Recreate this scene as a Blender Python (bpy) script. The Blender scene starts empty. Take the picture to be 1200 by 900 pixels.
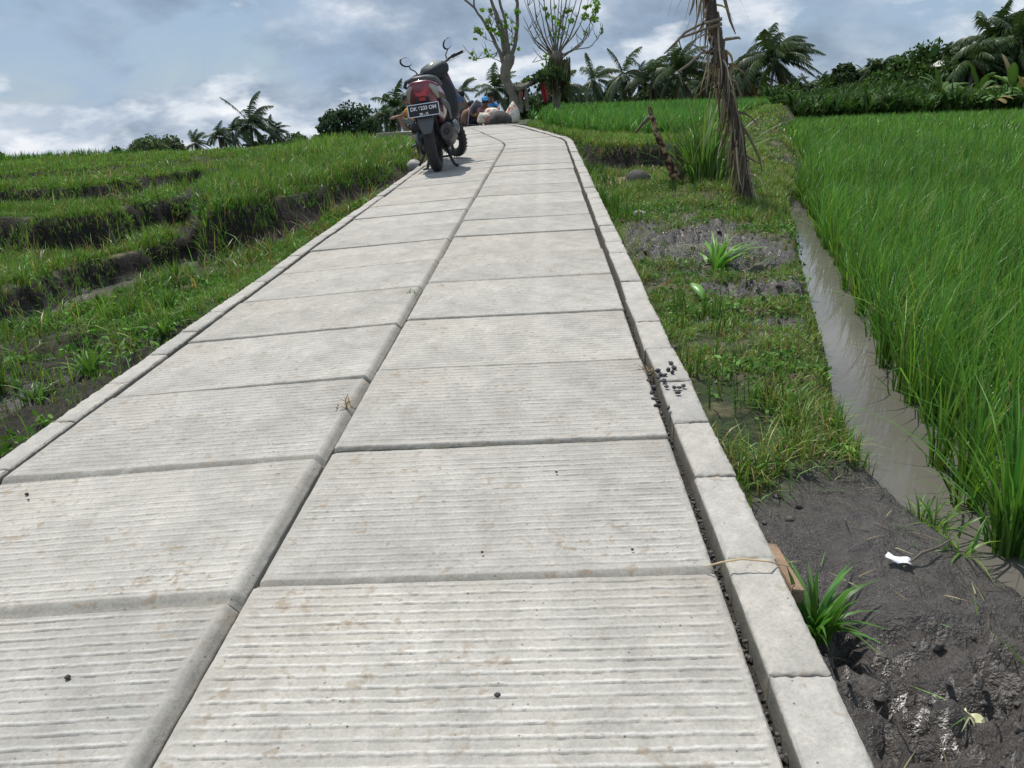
import bpy, bmesh, math, random
import numpy as np
from mathutils import Vector, Matrix
random.seed(7)
rng = np.random.default_rng(11)
PI = math.pi
SC = bpy.context.scene
COL = SC.collection
WORLD_SCALE = 0.85        # the scene is modelled in units a little larger than metres; rescaled at the end

# ------------------------------------------------------------------ helpers
def link(o, parent=None):
    COL.objects.link(o)
    if parent is not None: o.parent = parent
    return o
def tag(o, label=None, cat=None, group=None, kind=None):
    if label: o['label'] = label
    if cat: o['category'] = cat
    if group: o['group'] = group
    if kind: o['kind'] = kind
    return o
def empty(name, loc=(0, 0, 0), rot=(0, 0, 0)):
    o = bpy.data.objects.new(name, None); o.location = loc; o.rotation_euler = rot
    o.empty_display_size = .1
    return link(o)
def mesh_np(name, V, faces, mat=None, parent=None, col=None, smooth=False, attrs=None):
    """faces: list of int arrays (n,k)"""
    me = bpy.data.meshes.new(name)
    V = np.asarray(V, dtype=np.float32)
    me.vertices.add(len(V)); me.vertices.foreach_set('co', V.ravel())
    starts = []; idx = []; off = 0
    for F in faces:
        F = np.asarray(F, dtype=np.int32)
        if len(F) == 0: continue
        k = F.shape[1]
        starts.append(off + np.arange(len(F)) * k); idx.append(F.ravel()); off += F.size
    starts = np.concatenate(starts).astype(np.int32); idx = np.concatenate(idx).astype(np.int32)
    me.loops.add(len(idx)); me.loops.foreach_set('vertex_index', idx)
    me.polygons.add(len(starts)); me.polygons.foreach_set('loop_start', starts)
    me.update(calc_edges=True)
    if smooth: me.polygons.foreach_set('use_smooth', np.ones(len(starts), dtype=bool))
    if col is not None:
        a = me.attributes.new('col', 'FLOAT_COLOR', 'POINT')
        c = np.ones((len(V), 4), dtype=np.float32); c[:, :3] = col
        a.data.foreach_set('color', c.ravel())
    for k, v in (attrs or {}).items():
        a = me.attributes.new(k, 'FLOAT', 'POINT'); a.data.foreach_set('value', np.asarray(v, dtype=np.float32))
    if mat: me.materials.append(mat)
    o = bpy.data.objects.new(name, me)
    return link(o, parent)

class MB:
    """collects simple shapes into one mesh"""
    def __init__(s): s.V = []; s.F = []
    def add(s, V, F):
        n = len(s.V); s.V += [tuple(v) for v in V]; s.F += [tuple(i + n for i in f) for f in F]
        return s
    def box(s, c, size, rot=None, taper=1.0):
        hx, hy, hz = [a / 2 for a in size]
        P = []
        for z in (-1, 1):
            t = taper if z > 0 else 1
            for x, y in ((-1, -1), (1, -1), (1, 1), (-1, 1)): P.append(Vector((x * hx * t, y * hy * t, z * hz)))
        if rot is not None: P = [rot @ p for p in P]
        P = [p + Vector(c) for p in P]
        return s.add(P, [(3, 2, 1, 0), (4, 5, 6, 7), (0, 1, 5, 4), (1, 2, 6, 5), (2, 3, 7, 6), (3, 0, 4, 7)])
    def tube(s, pts, rad, n=8, cap=True, squash=None):
        pts = [Vector(p) for p in pts]
        if not hasattr(rad, '__len__'): rad = [rad] * len(pts)
        V = []; F = []; up = None
        for i, p in enumerate(pts):
            a = pts[max(i - 1, 0)]; b = pts[min(i + 1, len(pts) - 1)]
            t = (b - a).normalized() if (b - a).length > 1e-9 else Vector((0, 0, 1))
            if up is None:
                up = Vector((0, 0, 1)) if abs(t.z) < .9 else Vector((1, 0, 0))
            x = up.cross(t)
            if x.length < 1e-6: x = Vector((1, 0, 0)).cross(t)
            x.normalize(); y = t.cross(x); up = y
            for k in range(n):
                a_ = 2 * PI * k / n
                q = x * math.cos(a_) + y * math.sin(a_) * (squash or 1)
                V.append(p + q * rad[i])
        for i in range(len(pts) - 1):
            for k in range(n):
                F.append((i * n + k, i * n + (k + 1) % n, (i + 1) * n + (k + 1) % n, (i + 1) * n + k))
        if cap:
            F.append(tuple(reversed(range(n)))); F.append(tuple(range((len(pts) - 1) * n, len(pts) * n)))
        return s.add(V, F)
    def torus(s, c, R, r, axis='X', n=28, m=10, sq=1.0):
        V = []; F = []
        for i in range(n):
            a = 2 * PI * i / n
            for j in range(m):
                b = 2 * PI * j / m
                d = R + r * math.cos(b)
                V.append(Vector((r * sq * math.sin(b), d * math.cos(a), d * math.sin(a))) + Vector(c))
                F.append((i * m + j, i * m + (j + 1) % m, ((i + 1) % n) * m + (j + 1) % m, ((i + 1) % n) * m + j))
        return s.add(V, F)
    def ellipsoid(s, c, r, n=14, m=9, rot=None, noise=0, seed=0):
        V = []; F = []; rr = random.Random(seed)
        for i in range(m + 1):
            th = PI * i / m
            for k in range(n):
                ph = 2 * PI * k / n
                f = 1 + (rr.uniform(-noise, noise) if noise else 0)
                if i in (0, m): f = 1
                p = Vector((r[0] * math.sin(th) * math.cos(ph) * f, r[1] * math.sin(th) * math.sin(ph) * f, r[2] * math.cos(th) * f))
                if rot is not None: p = rot @ p
                V.append(p + Vector(c))
        for i in range(m):
            for k in range(n):
                F.append((i * n + k, (i + 1) * n + k, (i + 1) * n + (k + 1) % n, i * n + (k + 1) % n))
        return s.add(V, F)
    def loft(s, rings, cap=True):
        n = len(rings[0]); V = [v for r in rings for v in r]; F = []
        for i in range(len(rings) - 1):
            for k in range(n):
                F.append((i * n + k, i * n + (k + 1) % n, (i + 1) * n + (k + 1) % n, (i + 1) * n + k))
        if cap:
            F.append(tuple(reversed(range(n)))); F.append(tuple(range((len(rings) - 1) * n, len(rings) * n)))
        return s.add(V, F)
    def build(s, name, mat, parent=None, smooth=True, bevel=0, sub=0, angle=40):
        me = bpy.data.meshes.new(name); me.from_pydata([tuple(v) for v in s.V], [], s.F)
        bm = bmesh.new(); bm.from_mesh(me)
        bmesh.ops.remove_doubles(bm, verts=bm.verts, dist=1e-6)
        bmesh.ops.recalc_face_normals(bm, faces=bm.faces); bm.to_mesh(me); bm.free()
        me.materials.append(mat)
        if smooth: me.shade_smooth() if hasattr(me, 'shade_smooth') else None
        o = bpy.data.objects.new(name, me); link(o, parent)
        if bevel:
            b = o.modifiers.new('bevel', 'BEVEL'); b.width = bevel; b.segments = 2; b.limit_method = 'ANGLE'; b.angle_limit = math.radians(35)
        if sub:
            u = o.modifiers.new('sub', 'SUBSURF'); u.levels = sub; u.render_levels = sub
        if smooth and not sub:
            try: me.set_sharp_from_angle(angle=math.radians(angle))
            except Exception: pass
        return o

# value noise -------------------------------------------------------
def _h(ix, iy, s):
    n = (ix.astype(np.int64) * 374761393 + iy.astype(np.int64) * 668265263 + s * 974634777) & 0xffffffff
    n = ((n ^ (n >> 13)) * 1274126177) & 0xffffffff
    return ((n ^ (n >> 16)) & 0xffff) / 65535.0
def vnoise(x, y, s=0):
    x = np.asarray(x, float); y = np.asarray(y, float)
    ix = np.floor(x); iy = np.floor(y); fx = x - ix; fy = y - iy
    fx = fx * fx * (3 - 2 * fx); fy = fy * fy * (3 - 2 * fy)
    a = _h(ix, iy, s); b = _h(ix + 1, iy, s); c = _h(ix, iy + 1, s); d = _h(ix + 1, iy + 1, s)
    return (a * (1 - fx) + b * fx) * (1 - fy) + (c * (1 - fx) + d * fx) * fy
def fbm(x, y, f=1.0, o=4, s=0):
    t = 0; a = 1; n = 0
    for i in range(o):
        t = t + a * vnoise(x * f, y * f, s + i * 17); n += a; a *= .5; f *= 2.03
    return t / n
def sstep(a, b, x):
    t = np.clip((x - a) / (b - a), 0, 1); return t * t * (3 - 2 * t)

# ------------------------------------------------------------------ camera (level world, z up; the road climbs away from it)
CM = np.array([[0.9986158111220047, 0.03806723572776425, -0.03629527987476516],
               [-0.022178260968675447, -0.32095896939969565, -0.946833388037352],
               [-0.047692625400013684, 0.9463277579813096, -0.31967043647563326]])
CC = np.array([0.5282260155761993, -0.030791434371422777, 0.8080302621010291])
def project(X, Y, Z):
    d = np.stack([X - CC[0], Y - CC[1], Z - CC[2]], -1) @ CM.T
    w = np.maximum(d[..., 2], 1e-3)
    return 600 + 933 * d[..., 0] / w, 450 + 933 * d[..., 1] / w, d[..., 2]
def at(u, v, Y):
    """a world point in direction (u,v) of the survey photo, Y units ahead"""
    d = CM.T @ np.array([u - 600, v - 450, 933.0]); t = (Y - CC[1]) / d[1]
    return Vector(CC + t * d)
cd = bpy.data.cameras.new('camera'); cam = link(bpy.data.objects.new('camera', cd))
cd.sensor_width = 36; cd.lens = 933 / 1200 * 36; cd.clip_end = 3000; cd.clip_start = .02
m = Matrix.Identity(4)
for i in range(3):
    m[i][0] = CM[0][i]; m[i][1] = -CM[1][i]; m[i][2] = -CM[2][i]; m[i][3] = CC[i]
cam.matrix_world = m
SC.camera = cam

# ------------------------------------------------------------------ materials
def new_mat(name):
    m = bpy.data.materials.new(name); m.use_nodes = True
    nt = m.node_tree; bs = nt.nodes['Principled BSDF']
    return m, nt, bs
def N(nt, t, **kw):
    n = nt.nodes.new(t)
    for k, v in kw.items():
        if hasattr(n, k): setattr(n, k, v)
    return n
def noise(nt, scale, detail=4, rough=.55, vec=None, dist=0):
    n = N(nt, 'ShaderNodeTexNoise'); n.inputs['Scale'].default_value = scale; n.inputs['Detail'].default_value = detail
    n.inputs['Roughness'].default_value = rough; n.inputs['Distortion'].default_value = dist
    if vec is not None: nt.links.new(vec, n.inputs['Vector'])
    return n
def ramp(nt, src, stops):
    r = N(nt, 'ShaderNodeValToRGB'); e = r.color_ramp.elements
    while len(e) < len(stops): e.new(.5)
    for i, (p, c) in enumerate(stops):
        e[i].position = p; e[i].color = (c[0], c[1], c[2], 1) if hasattr(c, '__len__') else (c, c, c, 1)
    nt.links.new(src, r.inputs['Fac']); return r
def mix(nt, fac, a, b, mode='MIX'):
    n = N(nt, 'ShaderNodeMix'); n.data_type = 'RGBA'; n.blend_type = mode
    for sock, v in ((n.inputs[0], fac), (n.inputs[6], a), (n.inputs[7], b)):
        if hasattr(v, 'is_linked') or hasattr(v, 'links'): nt.links.new(v, sock)
        elif hasattr(v, '__len__'): sock.default_value = (v[0], v[1], v[2], 1)
        else: sock.default_value = v
    return n.outputs[2]
def objco(nt):
    return N(nt, 'ShaderNodeTexCoord').outputs['Object']
def bump(nt, bs, h, strength=.3, dist=.01):
    b = N(nt, 'ShaderNodeBump'); b.inputs['Strength'].default_value = strength; b.inputs['Distance'].default_value = dist
    nt.links.new(h, b.inputs['Height']); nt.links.new(b.outputs['Normal'], bs.inputs['Normal']); return b
def simple(name, c, rough=.5, metal=0, var=.25, scale=8, bmp=0, coat=0, spec=.5):
    m, nt, bs = new_mat(name)
    co = objco(nt); n = noise(nt, scale, 5, .6, co)
    r = ramp(nt, n.outputs['Fac'], [(.25, [x * (1 - var) for x in c]), (.75, [min(1, x * (1 + var)) for x in c])])
    nt.links.new(r.outputs['Color'], bs.inputs['Base Color'])
    bs.inputs['Roughness'].default_value = rough; bs.inputs['Metallic'].default_value = metal
    bs.inputs['Specular IOR Level'].default_value = spec
    if coat: bs.inputs['Coat Weight'].default_value = coat; bs.inputs['Coat Roughness'].default_value = .08
    if bmp:
        n2 = noise(nt, scale * 5, 6, .7, co); bump(nt, bs, n2.outputs['Fac'], .6, bmp)
    return m
def leaf_mat(name, tint=(1, 1, 1), rough=.45, trans=.35, spec=.35):
    m, nt, bs = new_mat(name)
    a = N(nt, 'ShaderNodeAttribute'); a.attribute_name = 'col'
    c = mix(nt, 1.0, a.outputs['Color'], tint, 'MULTIPLY')
    nt.links.new(c, bs.inputs['Base Color']); bs.inputs['Roughness'].default_value = rough
    bs.inputs['Specular IOR Level'].default_value = spec
    t = N(nt, 'ShaderNodeBsdfTranslucent')
    c2 = mix(nt, 1.0, c, (1.25, 1.35, .7), 'MULTIPLY'); nt.links.new(c2, t.inputs['Color'])
    mx = N(nt, 'ShaderNodeMixShader'); mx.inputs[0].default_value = trans
    nt.links.new(bs.outputs[0], mx.inputs[1]); nt.links.new(t.outputs[0], mx.inputs[2])
    nt.links.new(mx.outputs[0], nt.nodes['Material Output'].inputs['Surface'])
    return m

def concrete_mat(name, base, stain=1.0):
    m, nt, bs = new_mat(name)
    g = N(nt, 'ShaderNodeTexCoord'); co = g.outputs['Object']
    n1 = noise(nt, 2.2, 5, .6, co); n2 = noise(nt, 18, 6, .7, co); n3 = noise(nt, 90, 4, .7, co)
    c = ramp(nt, n1.outputs['Fac'], [(.3, [x * .84 for x in base]), (.7, [x * 1.12 for x in base])]).outputs['Color']
    f = ramp(nt, n2.outputs['Fac'], [(.3, .86), (.7, 1.08)]).outputs['Color']
    c = mix(nt, 1.0, c, f, 'MULTIPLY')
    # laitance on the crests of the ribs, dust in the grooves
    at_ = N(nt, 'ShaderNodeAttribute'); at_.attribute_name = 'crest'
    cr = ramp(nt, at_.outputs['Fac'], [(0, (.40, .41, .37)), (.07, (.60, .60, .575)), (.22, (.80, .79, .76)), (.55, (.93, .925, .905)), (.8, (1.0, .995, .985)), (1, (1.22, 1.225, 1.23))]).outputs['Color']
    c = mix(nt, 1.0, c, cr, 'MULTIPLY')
    oi = N(nt, 'ShaderNodeObjectInfo')
    ot = ramp(nt, oi.outputs['Random'], [(0, (.88, .885, .89)), (.3, (1.02, 1.005, .98)), (.5, (.93, .935, .94)), (.75, (1.06, 1.055, 1.04)), (1, (1.0, .98, .955))]).outputs['Color']
    c = mix(nt, 1.0, c, ot, 'MULTIPLY')
    n8 = noise(nt, 7, 7, .75, co, .5)
    c = mix(nt, 1.0, c, ramp(nt, n8.outputs['Fac'], [(.30, (.80, .80, .80)), (.5, (1, 1, 1)), (.7, (1.10, 1.095, 1.08))]).outputs['Color'], 'MULTIPLY')
    # brown dirt stains
    n4 = noise(nt, 36, 3, .5, co, .6)
    n4b = noise(nt, 2.6, 3, .5, co)
    s = ramp(nt, n4.outputs['Fac'], [(.58, 0.0), (.69, .72 * stain)]).outputs['Color']
    s2 = ramp(nt, n4b.outputs['Fac'], [(.38, 0.12), (.58, 1.0)]).outputs['Color']
    sf = mix(nt, 1.0, s, s2, 'MULTIPLY')
    c = mix(nt, sf, c, (base[0] * .62, base[1] * .5, base[2] * .38))
    # fine speckle of sand and cement
    n9 = noise(nt, 160, 3, .8, co); c = mix(nt, 1.0, c, ramp(nt, n9.outputs['Fac'], [(.34, (.86, .86, .855)), (.5, (1, 1, 1)), (.66, (1.10, 1.10, 1.09))]).outputs['Color'], 'MULTIPLY')
    n10 = noise(nt, 55, 2, .5, co, .3); n11 = noise(nt, 5, 3, .5, co)
    sp_ = mix(nt, 1.0, ramp(nt, n10.outputs['Fac'], [(.65, 0.0), (.71, .70 * stain)]).outputs['Color'], ramp(nt, n11.outputs['Fac'], [(.45, 0.0), (.6, 1.0)]).outputs['Color'], 'MULTIPLY')
    c = mix(nt, sp_, c, (base[0] * .58, base[1] * .47, base[2] * .36))
    # pale cement smears
    n12 = noise(nt, 9, 6, .7, co, 1.0); c = mix(nt, ramp(nt, n12.outputs['Fac'], [(.60, 0.0), (.70, .35)]).outputs['Color'], c, [min(.6, x * 1.3) for x in base])
    # large faint brown wash
    n6 = noise(nt, 1.3, 4, .6, co, .4)
    w = ramp(nt, n6.outputs['Fac'], [(.45, 0.0), (.72, .5 * stain)]).outputs['Color']
    c = mix(nt, w, c, (base[0] * .82, base[1] * .74, base[2] * .64))
    # pin holes and grit
    v = N(nt, 'ShaderNodeTexVoronoi'); v.inputs['Scale'].default_value = 95; nt.links.new(co, v.inputs['Vector'])
    vc = N(nt, 'ShaderNodeSeparateColor'); nt.links.new(v.outputs['Color'], vc.inputs[0])
    a = ramp(nt, v.outputs['Distance'], [(.06, 1.0), (.22, 0.0)]).outputs['Color']
    b = ramp(nt, vc.outputs[0], [(.90, 0.0), (.93, .9)]).outputs['Color']
    pf = mix(nt, 1.0, a, b, 'MULTIPLY')
    c = mix(nt, pf, c, (base[0] * .3, base[1] * .27, base[2] * .25))
    nt.links.new(c, bs.inputs['Base Color'])
    bs.inputs['Roughness'].default_value = .85; bs.inputs['Specular IOR Level'].default_value = .25
    h = mix(nt, .5, n3.outputs['Fac'], n2.outputs['Fac'])
    h = mix(nt, pf, h, (0, 0, 0))
    bump(nt, bs, h, .55, .004)
    return m
M_SLAB = concrete_mat('precast_concrete', (.43, .414, .384))
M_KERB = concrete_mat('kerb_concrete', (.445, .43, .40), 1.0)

def ground_mat():
    m, nt, bs = new_mat('earth')
    co = N(nt, 'ShaderNodeTexCoord').outputs['Object']
    def attr(n): a = N(nt, 'ShaderNodeAttribute'); a.attribute_name = n; return a.outputs['Fac']
    n1 = noise(nt, 3.5, 6, .65, co); n2 = noise(nt, 30, 6, .7, co); n3 = noise(nt, 140, 3, .6, co)
    soil = ramp(nt, n2.outputs['Fac'], [(.32, (.008, .006, .005)), (.55, (.026, .020, .015)), (.8, (.075, .058, .042))]).outputs['Color']
    turf = ramp(nt, n2.outputs['Fac'], [(.3, (.010, .013, .006)), (.5, (.028, .045, .012)), (.75, (.075, .095, .03))]).outputs['Color']
    mud = ramp(nt, n2.outputs['Fac'], [(.3, (.042, .036, .032)), (.7, (.105, .093, .084))]).outputs['Color']
    dry = ramp(nt, n2.outputs['Fac'], [(.3, (.14, .10, .055)), (.7, (.33, .27, .17))]).outputs['Color']
    c = mix(nt, attr('turf'), soil, turf)
    c = mix(nt, attr('dry'), c, dry)
    c = mix(nt, attr('mud'), c, mud)
    nt.links.new(c, bs.inputs['Base Color'])
    # wet mud is glossy in patches
    wet = ramp(nt, n1.outputs['Fac'], [(.35, .48), (.60, .20)]).outputs['Color']
    rr = mix(nt, attr('mud'), (.95, .95, .95), wet)
    nt.links.new(rr, bs.inputs['Roughness'])
    bs.inputs['Specular IOR Level'].default_value = .45
    h = mix(nt, .35, n2.outputs['Fac'], n3.outputs['Fac'])
    bump(nt, bs, h, 1.0, .02)
    return m
M_GROUND = ground_mat()
def water_mat():
    m, nt, bs = new_mat('muddy_water')
    co = objco(nt); n = noise(nt, 1.6, 4, .6, co)
    c = ramp(nt, n.outputs['Fac'], [(.3, (.115, .107, .092)), (.7, (.145, .135, .117))]).outputs['Color']
    nt.links.new(c, bs.inputs['Base Color']); bs.inputs['Roughness'].default_value = .06
    bs.inputs['IOR'].default_value = 1.33
    n2 = noise(nt, 14, 2, .5, co); bump(nt, bs, n2.outputs['Fac'], .08, .004)
    return m
M_WATER = water_mat()
M_GRASS = leaf_mat('grass_blades', trans=.3)
M_RICE = leaf_mat('rice_blades', trans=.34, rough=.42)
M_LEAF = leaf_mat('tree_leaves', trans=.22, rough=.65, spec=.18)
M_PALM = leaf_mat('palm_leaflets', trans=.18, rough=.42)
M_DRYLEAF = leaf_mat('dead_leaves', trans=.12, rough=.8, spec=.15)
M_BARK = simple('bark', (.17, .145, .11), .9, 0, .45, 14, .02)
M_PALMTRUNK = simple('palm_trunk', (.13, .115, .095), .9, 0, .4, 10, .02)
M_STONE_D = simple('dark_stone', (.06, .055, .05), .8, 0, .4, 20, .01)
M_STONE_L = simple('pale_stone', (.42, .40, .37), .8, 0, .2, 20, .006)

# ------------------------------------------------------------------ road path
def build_path():
    ds = .05; s = np.arange(0, 34, ds); x = np.zeros_like(s); y = np.zeros_like(s); hd = np.zeros_like(s)
    h = 0; px, py = 0.0, -1.2
    out = []
    for i, si in enumerate(s):
        Y = py
        if px > -.02 and Y < 11.0: tgt = 0
        elif Y < 16.2: tgt = math.radians(10.5)
        else: tgt = math.radians(20)
        h += max(-.006, min(.0085, tgt - h))
        out.append((px, py, h))
        px -= math.sin(h) * ds; py += math.cos(h) * ds
    return s, np.array(out)
PS, PP = build_path()
S_OFF = 1.2   # s = Y + 1.2 on the straight part
def road_z(x, y):
    q = np.maximum(y - 15, 0); yy = np.where(y < 15, y, 15 + 2.4 * (1 - np.exp(-q / 2.4)))
    return .0204 * np.maximum(x, -2.2) + .0384 * yy - .022 * np.clip(y - 17.5, 0, 12)
def road_pt(s, l):
    """path station s, lateral l (right positive) -> x,y"""
    x = np.interp(s, PS, PP[:, 0]); y = np.interp(s, PS, PP[:, 1]); h = np.interp(s, PS, PP[:, 2])
    return x + np.cos(h) * l, y + np.sin(h) * l
def path_lateral(X, Y):
    """signed lateral distance to the path line (approx.), for arrays"""
    best = np.full(X.shape, 1e9); lat = np.zeros(X.shape)
    for i in range(0, len(PS), 6):
        x0, y0, h = PP[i]
        dx = X - x0; dy = Y - y0; d = dx * dx + dy * dy
        l = dx * math.cos(h) + dy * math.sin(h)
        m_ = d < best
        best = np.where(m_, d, best); lat = np.where(m_, l, lat)
    gone = best > 9 + lat * lat
    return np.where(gone & (np.abs(lat) < 1.6), np.where(X < 0, -1.6, 1.6), lat)

# ------------------------------------------------------------------ terrain
def sd_poly(X, Y, P):
    """signed distance, positive inside polygon P"""
    P = np.array(P, float); n = len(P); d = np.full(X.shape, 1e9); inside = np.zeros(X.shape, bool)
    for i in range(n):
        x0, y0 = P[i]; x1, y1 = P[(i + 1) % n]
        ex, ey = x1 - x0, y1 - y0; wx = X - x0; wy = Y - y0
        t = np.clip((wx * ex + wy * ey) / (ex * ex + ey * ey + 1e-12), 0, 1)
        d = np.minimum(d, np.hypot(wx - t * ex, wy - t * ey))
        c = ((y0 > Y) != (y1 > Y)) & (X < (x1 - x0) * (Y - y0) / ((y1 - y0) + 1e-12) + x0)
        inside ^= c
    return np.where(inside, d, -d)
E1 = [(-16, 4.0), (-5, 4.35), (-3.3, 4.5), (-3.02, 4.85), (-2.97, 5.3), (-3.08, 6.0), (-2.95, 6.5), (-2.88, 7.1), (-2.6, 7.7), (-2.2, 9), (-1.5, 12), (-2, 20), (-2, 90), (-200, 90), (-200, 0)]
E2 = [(-16, 8.2), (-6, 7.3), (-4.5, 7.05), (-3.75, 6.88), (-3.5, 7.1), (-3.55, 8.0), (-3.4, 8.75), (-2.6, 10.5), (-2, 14), (-2.4, 20), (-3, 90), (-200, 90), (-200, 12)]
E3 = [(-18, 10.2), (-7, 8.8), (-5.4, 8.5), (-4.6, 8.45), (-4.4, 8.8), (-4.5, 10.8), (-3.9, 12.5), (-2.6, 15), (-3, 22), (-4, 90), (-200, 90), (-200, 20)]
E4 = [(-30, 13.5), (-10, 11.6), (-7.1, 11.1), (-6.2, 11.8), (-5.8, 13.7), (-6.2, 20), (-6.1, 28), (-5, 36), (-5, 90), (-200, 90), (-200, 26)]
E5 = [(-60, 24), (-20, 18.5), (-11, 17), (-9.7, 18), (-9.6, 22), (-9.0, 32), (-8, 44), (-8, 90), (-200, 90), (-200, 40)]
GB = [(-4.3, 15), (-3.7, 10), (-3.3, 8.6), (-2.75, 7.5), (-2.45, 6.75), (-2.2, 6.55), (-1.98, 6.9), (-1.80, 7.7), (-1.62, 8.6), (-1.32, 9.6), (-1.22, 10.6), (-1.28, 11.6), (-1.55, 13.5), (-1.9, 16), (-2.9, 17.5), (-4, 17)]
UB = [(.97, 60), (.4, 24), (.1, 18.3), (.35, 16.3), (.6, 14.6), (.96, 12.6), (1.02, 10.9), (1.25, 10.35), (1.7, 10.2), (2.2, 10.5), (2.6, 10.9), (3.0, 12.6), (3.9, 15), (5.6, 20), (8.5, 29), (12, 40), (14, 60)]
PB = [(1.15, 1.3), (1.36, 1.75), (1.40, 2.15), (1.53, 2.7), (1.76, 3.6), (2.1, 4.94), (2.42, 6.2), (2.72, 7.3), (3.25, 8.9), (3.9, 10.9), (5.2, 16), (6.7, 22), (9.5, 31), (13, 42), (13, 60), (2.5, 60), (2.4, 12), (1.9, 9.5), (1.3, 7), (.9, 3), (.9, 1.5)]
DL = [(1.56, .2), (1.50, .95), (1.42, 1.25), (1.375, 1.45), (1.32, 1.8), (1.39, 2.15), (1.53, 2.71), (1.75, 3.61), (2.09, 4.94), (2.45, 6.3), (2.72, 7.35), (3.25, 8.9), (3.9, 10.9), (5.2, 16), (6.7, 22), (9.5, 31), (13, 42)]
DR = [(1.62, .2), (1.56, 1.3), (1.45, 1.5), (1.46, 1.75), (1.55, 2.14), (1.67, 2.6), (1.86, 3.28), (2.12, 4.39), (2.76, 6.95), (2.9, 7.3)]
def xr(poly, Y):
    p = np.array(poly); return np.interp(Y, p[:, 1], p[:, 0])
Z_WATER_L = -.37; Z_WATER_R = -.075
def wob(X, Y):
    return (fbm(X, Y, 2.3, 3, 5) - .5) * .22 + (fbm(X, Y, 9, 3, 9) - .5) * .09
def terrain(X, Y):
    """height and material masks"""
    lat = path_lateral(X, Y); w = wob(X, Y)
    zr = road_z(X, Y)
    n1 = fbm(X, Y, 1.5, 4, 1); n2 = fbm(X, Y, 7, 4, 2); n3 = fbm(X, Y, 28, 3, 3)
    # ---- left
    sl = -(lat + .92)
    zl = zr - .09 - .11 * sstep(0, .12, sl) - .20 * sstep(.05, 1.0, sl) - .045 * np.clip(sl - 1, 0, 14) * (Y > 10)
    zl = zl + (n2 - .5) * .05
    # channel
    cx = xr([(-2.9, 0), (-2.75, 3.5), (-2.72, 4.3), (-2.58, 4.68), (-2.44, 5.16), (-2.27, 5.7), (-2.07, 6.2), (-1.98, 6.9)], Y)
    ch = sstep(-.05, .22, cx + w * .8 - X) * (Y < 12)
    zl = np.minimum(zl, .6); zl = zl * (1 - ch) + (-.43 + (n2 - .5) * .06) * ch
    # near bottom-left pit beside the road
    zt = zl.copy()
    faces = np.zeros(X.shape)
    for P, z, wd in ((E1, -.19, .10), (E2, .075, .10), (E3, .215, .08), (E4, .265, .07), (E5, .10, .4)):
        sd = sd_poly(X, Y, P) + w * .8 + (fbm(X, Y, 8, 3, 33) - .5) * .10
        t = sstep(-wd, wd * .5, sd)
        lip = .03 * np.exp(-((sd - .12) / .14) ** 2)
        zt = np.where(t > 0, np.maximum(zt, zt * (1 - t) + (z + lip * (n1 + .2)) * t), zt)
        faces = np.maximum(faces, sstep(-wd * 1.5, -wd * .9, sd) * sstep(wd * .75, wd * .15, sd) * (P is not E5)); faces = np.maximum(faces, .75 * sstep(-.42, -.2, sd) * sstep(.02, -.02, sd) * (P is not E5))
    sd = sd_poly(X, Y, GB) + w * .8
    zg = .14 + .045 * (np.minimum(Y, 12.5) - 7) + (n1 - .5) * .08
    zg = np.minimum(zg, zr + .0) - .05 * np.clip(sl - .9, 0, 9) * (Y > 9)
    t = sstep(-.13, .12, sd); zt = np.maximum(zt, zt * (1 - t) + zg * t)
    faces = np.maximum(faces, sstep(-.30, -.15, sd) * sstep(.17, .05, sd) * (Y < 10.8))
    zt = zt + (n1 - .5) * .03
    pit = (Y < 4.2) * sstep(0, .1, sl) * sstep(1.6, 1.1, sl); zt = zt + pit * ((fbm(X, Y, 11, 4, 25) - .5) * .13 - .03)
    az_ = X / np.maximum(Y, 1); fall = np.clip(np.hypot(X, Y) - 21, 0, None) * sstep(-.0, -.20, az_) * (Y > 5); zt = zt + 0 * fall
    # ---- right
    s = lat - .90
    zs = np.minimum(zr - .05, .085 + .004 * Y) - .03 * sstep(0, .1, s)
    zs = zs + (n2 - .5) * .05
    sd = sd_poly(X, Y, PB) + w * .35
    zp = .0 + .022 * np.clip(Y - 3, 0, 20) + .12 * sstep(8, 14, Y)
    tp = sstep(-.05, .25, sd)
    zs = np.where(Y > 5, zs * (1 - tp) + zp * tp, zs)
    sdu = sd_poly(X, Y, UB) + w * .5
    zu = .40 + .024 * (np.minimum(Y, 30) - 10.3) - .012 * (X - 1) + (n1 - .5) * .04
    tu = sstep(-.10, .07, sdu); zs = np.where(Y > 9.5, zs * (1 - tu) + np.maximum(zs, zu) * tu, zs)
    fr = np.exp(-((sdu + .02) / .10) ** 2) * (Y < 11.8) * (Y > 9.3)
    # mound under the bushes
    mdist = np.hypot(X - 1.75, (Y - 7.1) * .8); zs = zs + .10 * np.exp(-(mdist / .55) ** 2)
    # puddle
    pd = np.hypot((X - 1.38) / .26, (Y - 4.56) / .22) + (n2 - .5) * .7
    zs = np.where(Y < 6, zs - .060 * (1 - sstep(.6, 1.5, pd)), zs)
    # ditch and paddy floor
    xl = xr(DL, Y) + w * .12; xr_ = xr(DR, Y)
    td = sstep(-.10, .03, X - xl)
    zf = -.135 + (n2 - .5) * .05 + .09 * sstep(7.15, 7.5, Y)
    shelf = sstep(-.12, .05, X - xr_ + w * .5) ; zf = zf + .035 * shelf + (n3 - .5) * .025 * shelf
    fr = np.maximum(fr, np.exp(-((X - xl + .03) / .09) ** 2) * sstep(.5, .62, fbm(X, Y, .9, 2, 44)) * (Y > 9))
    zs = zs * (1 - td) + zf * td
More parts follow.
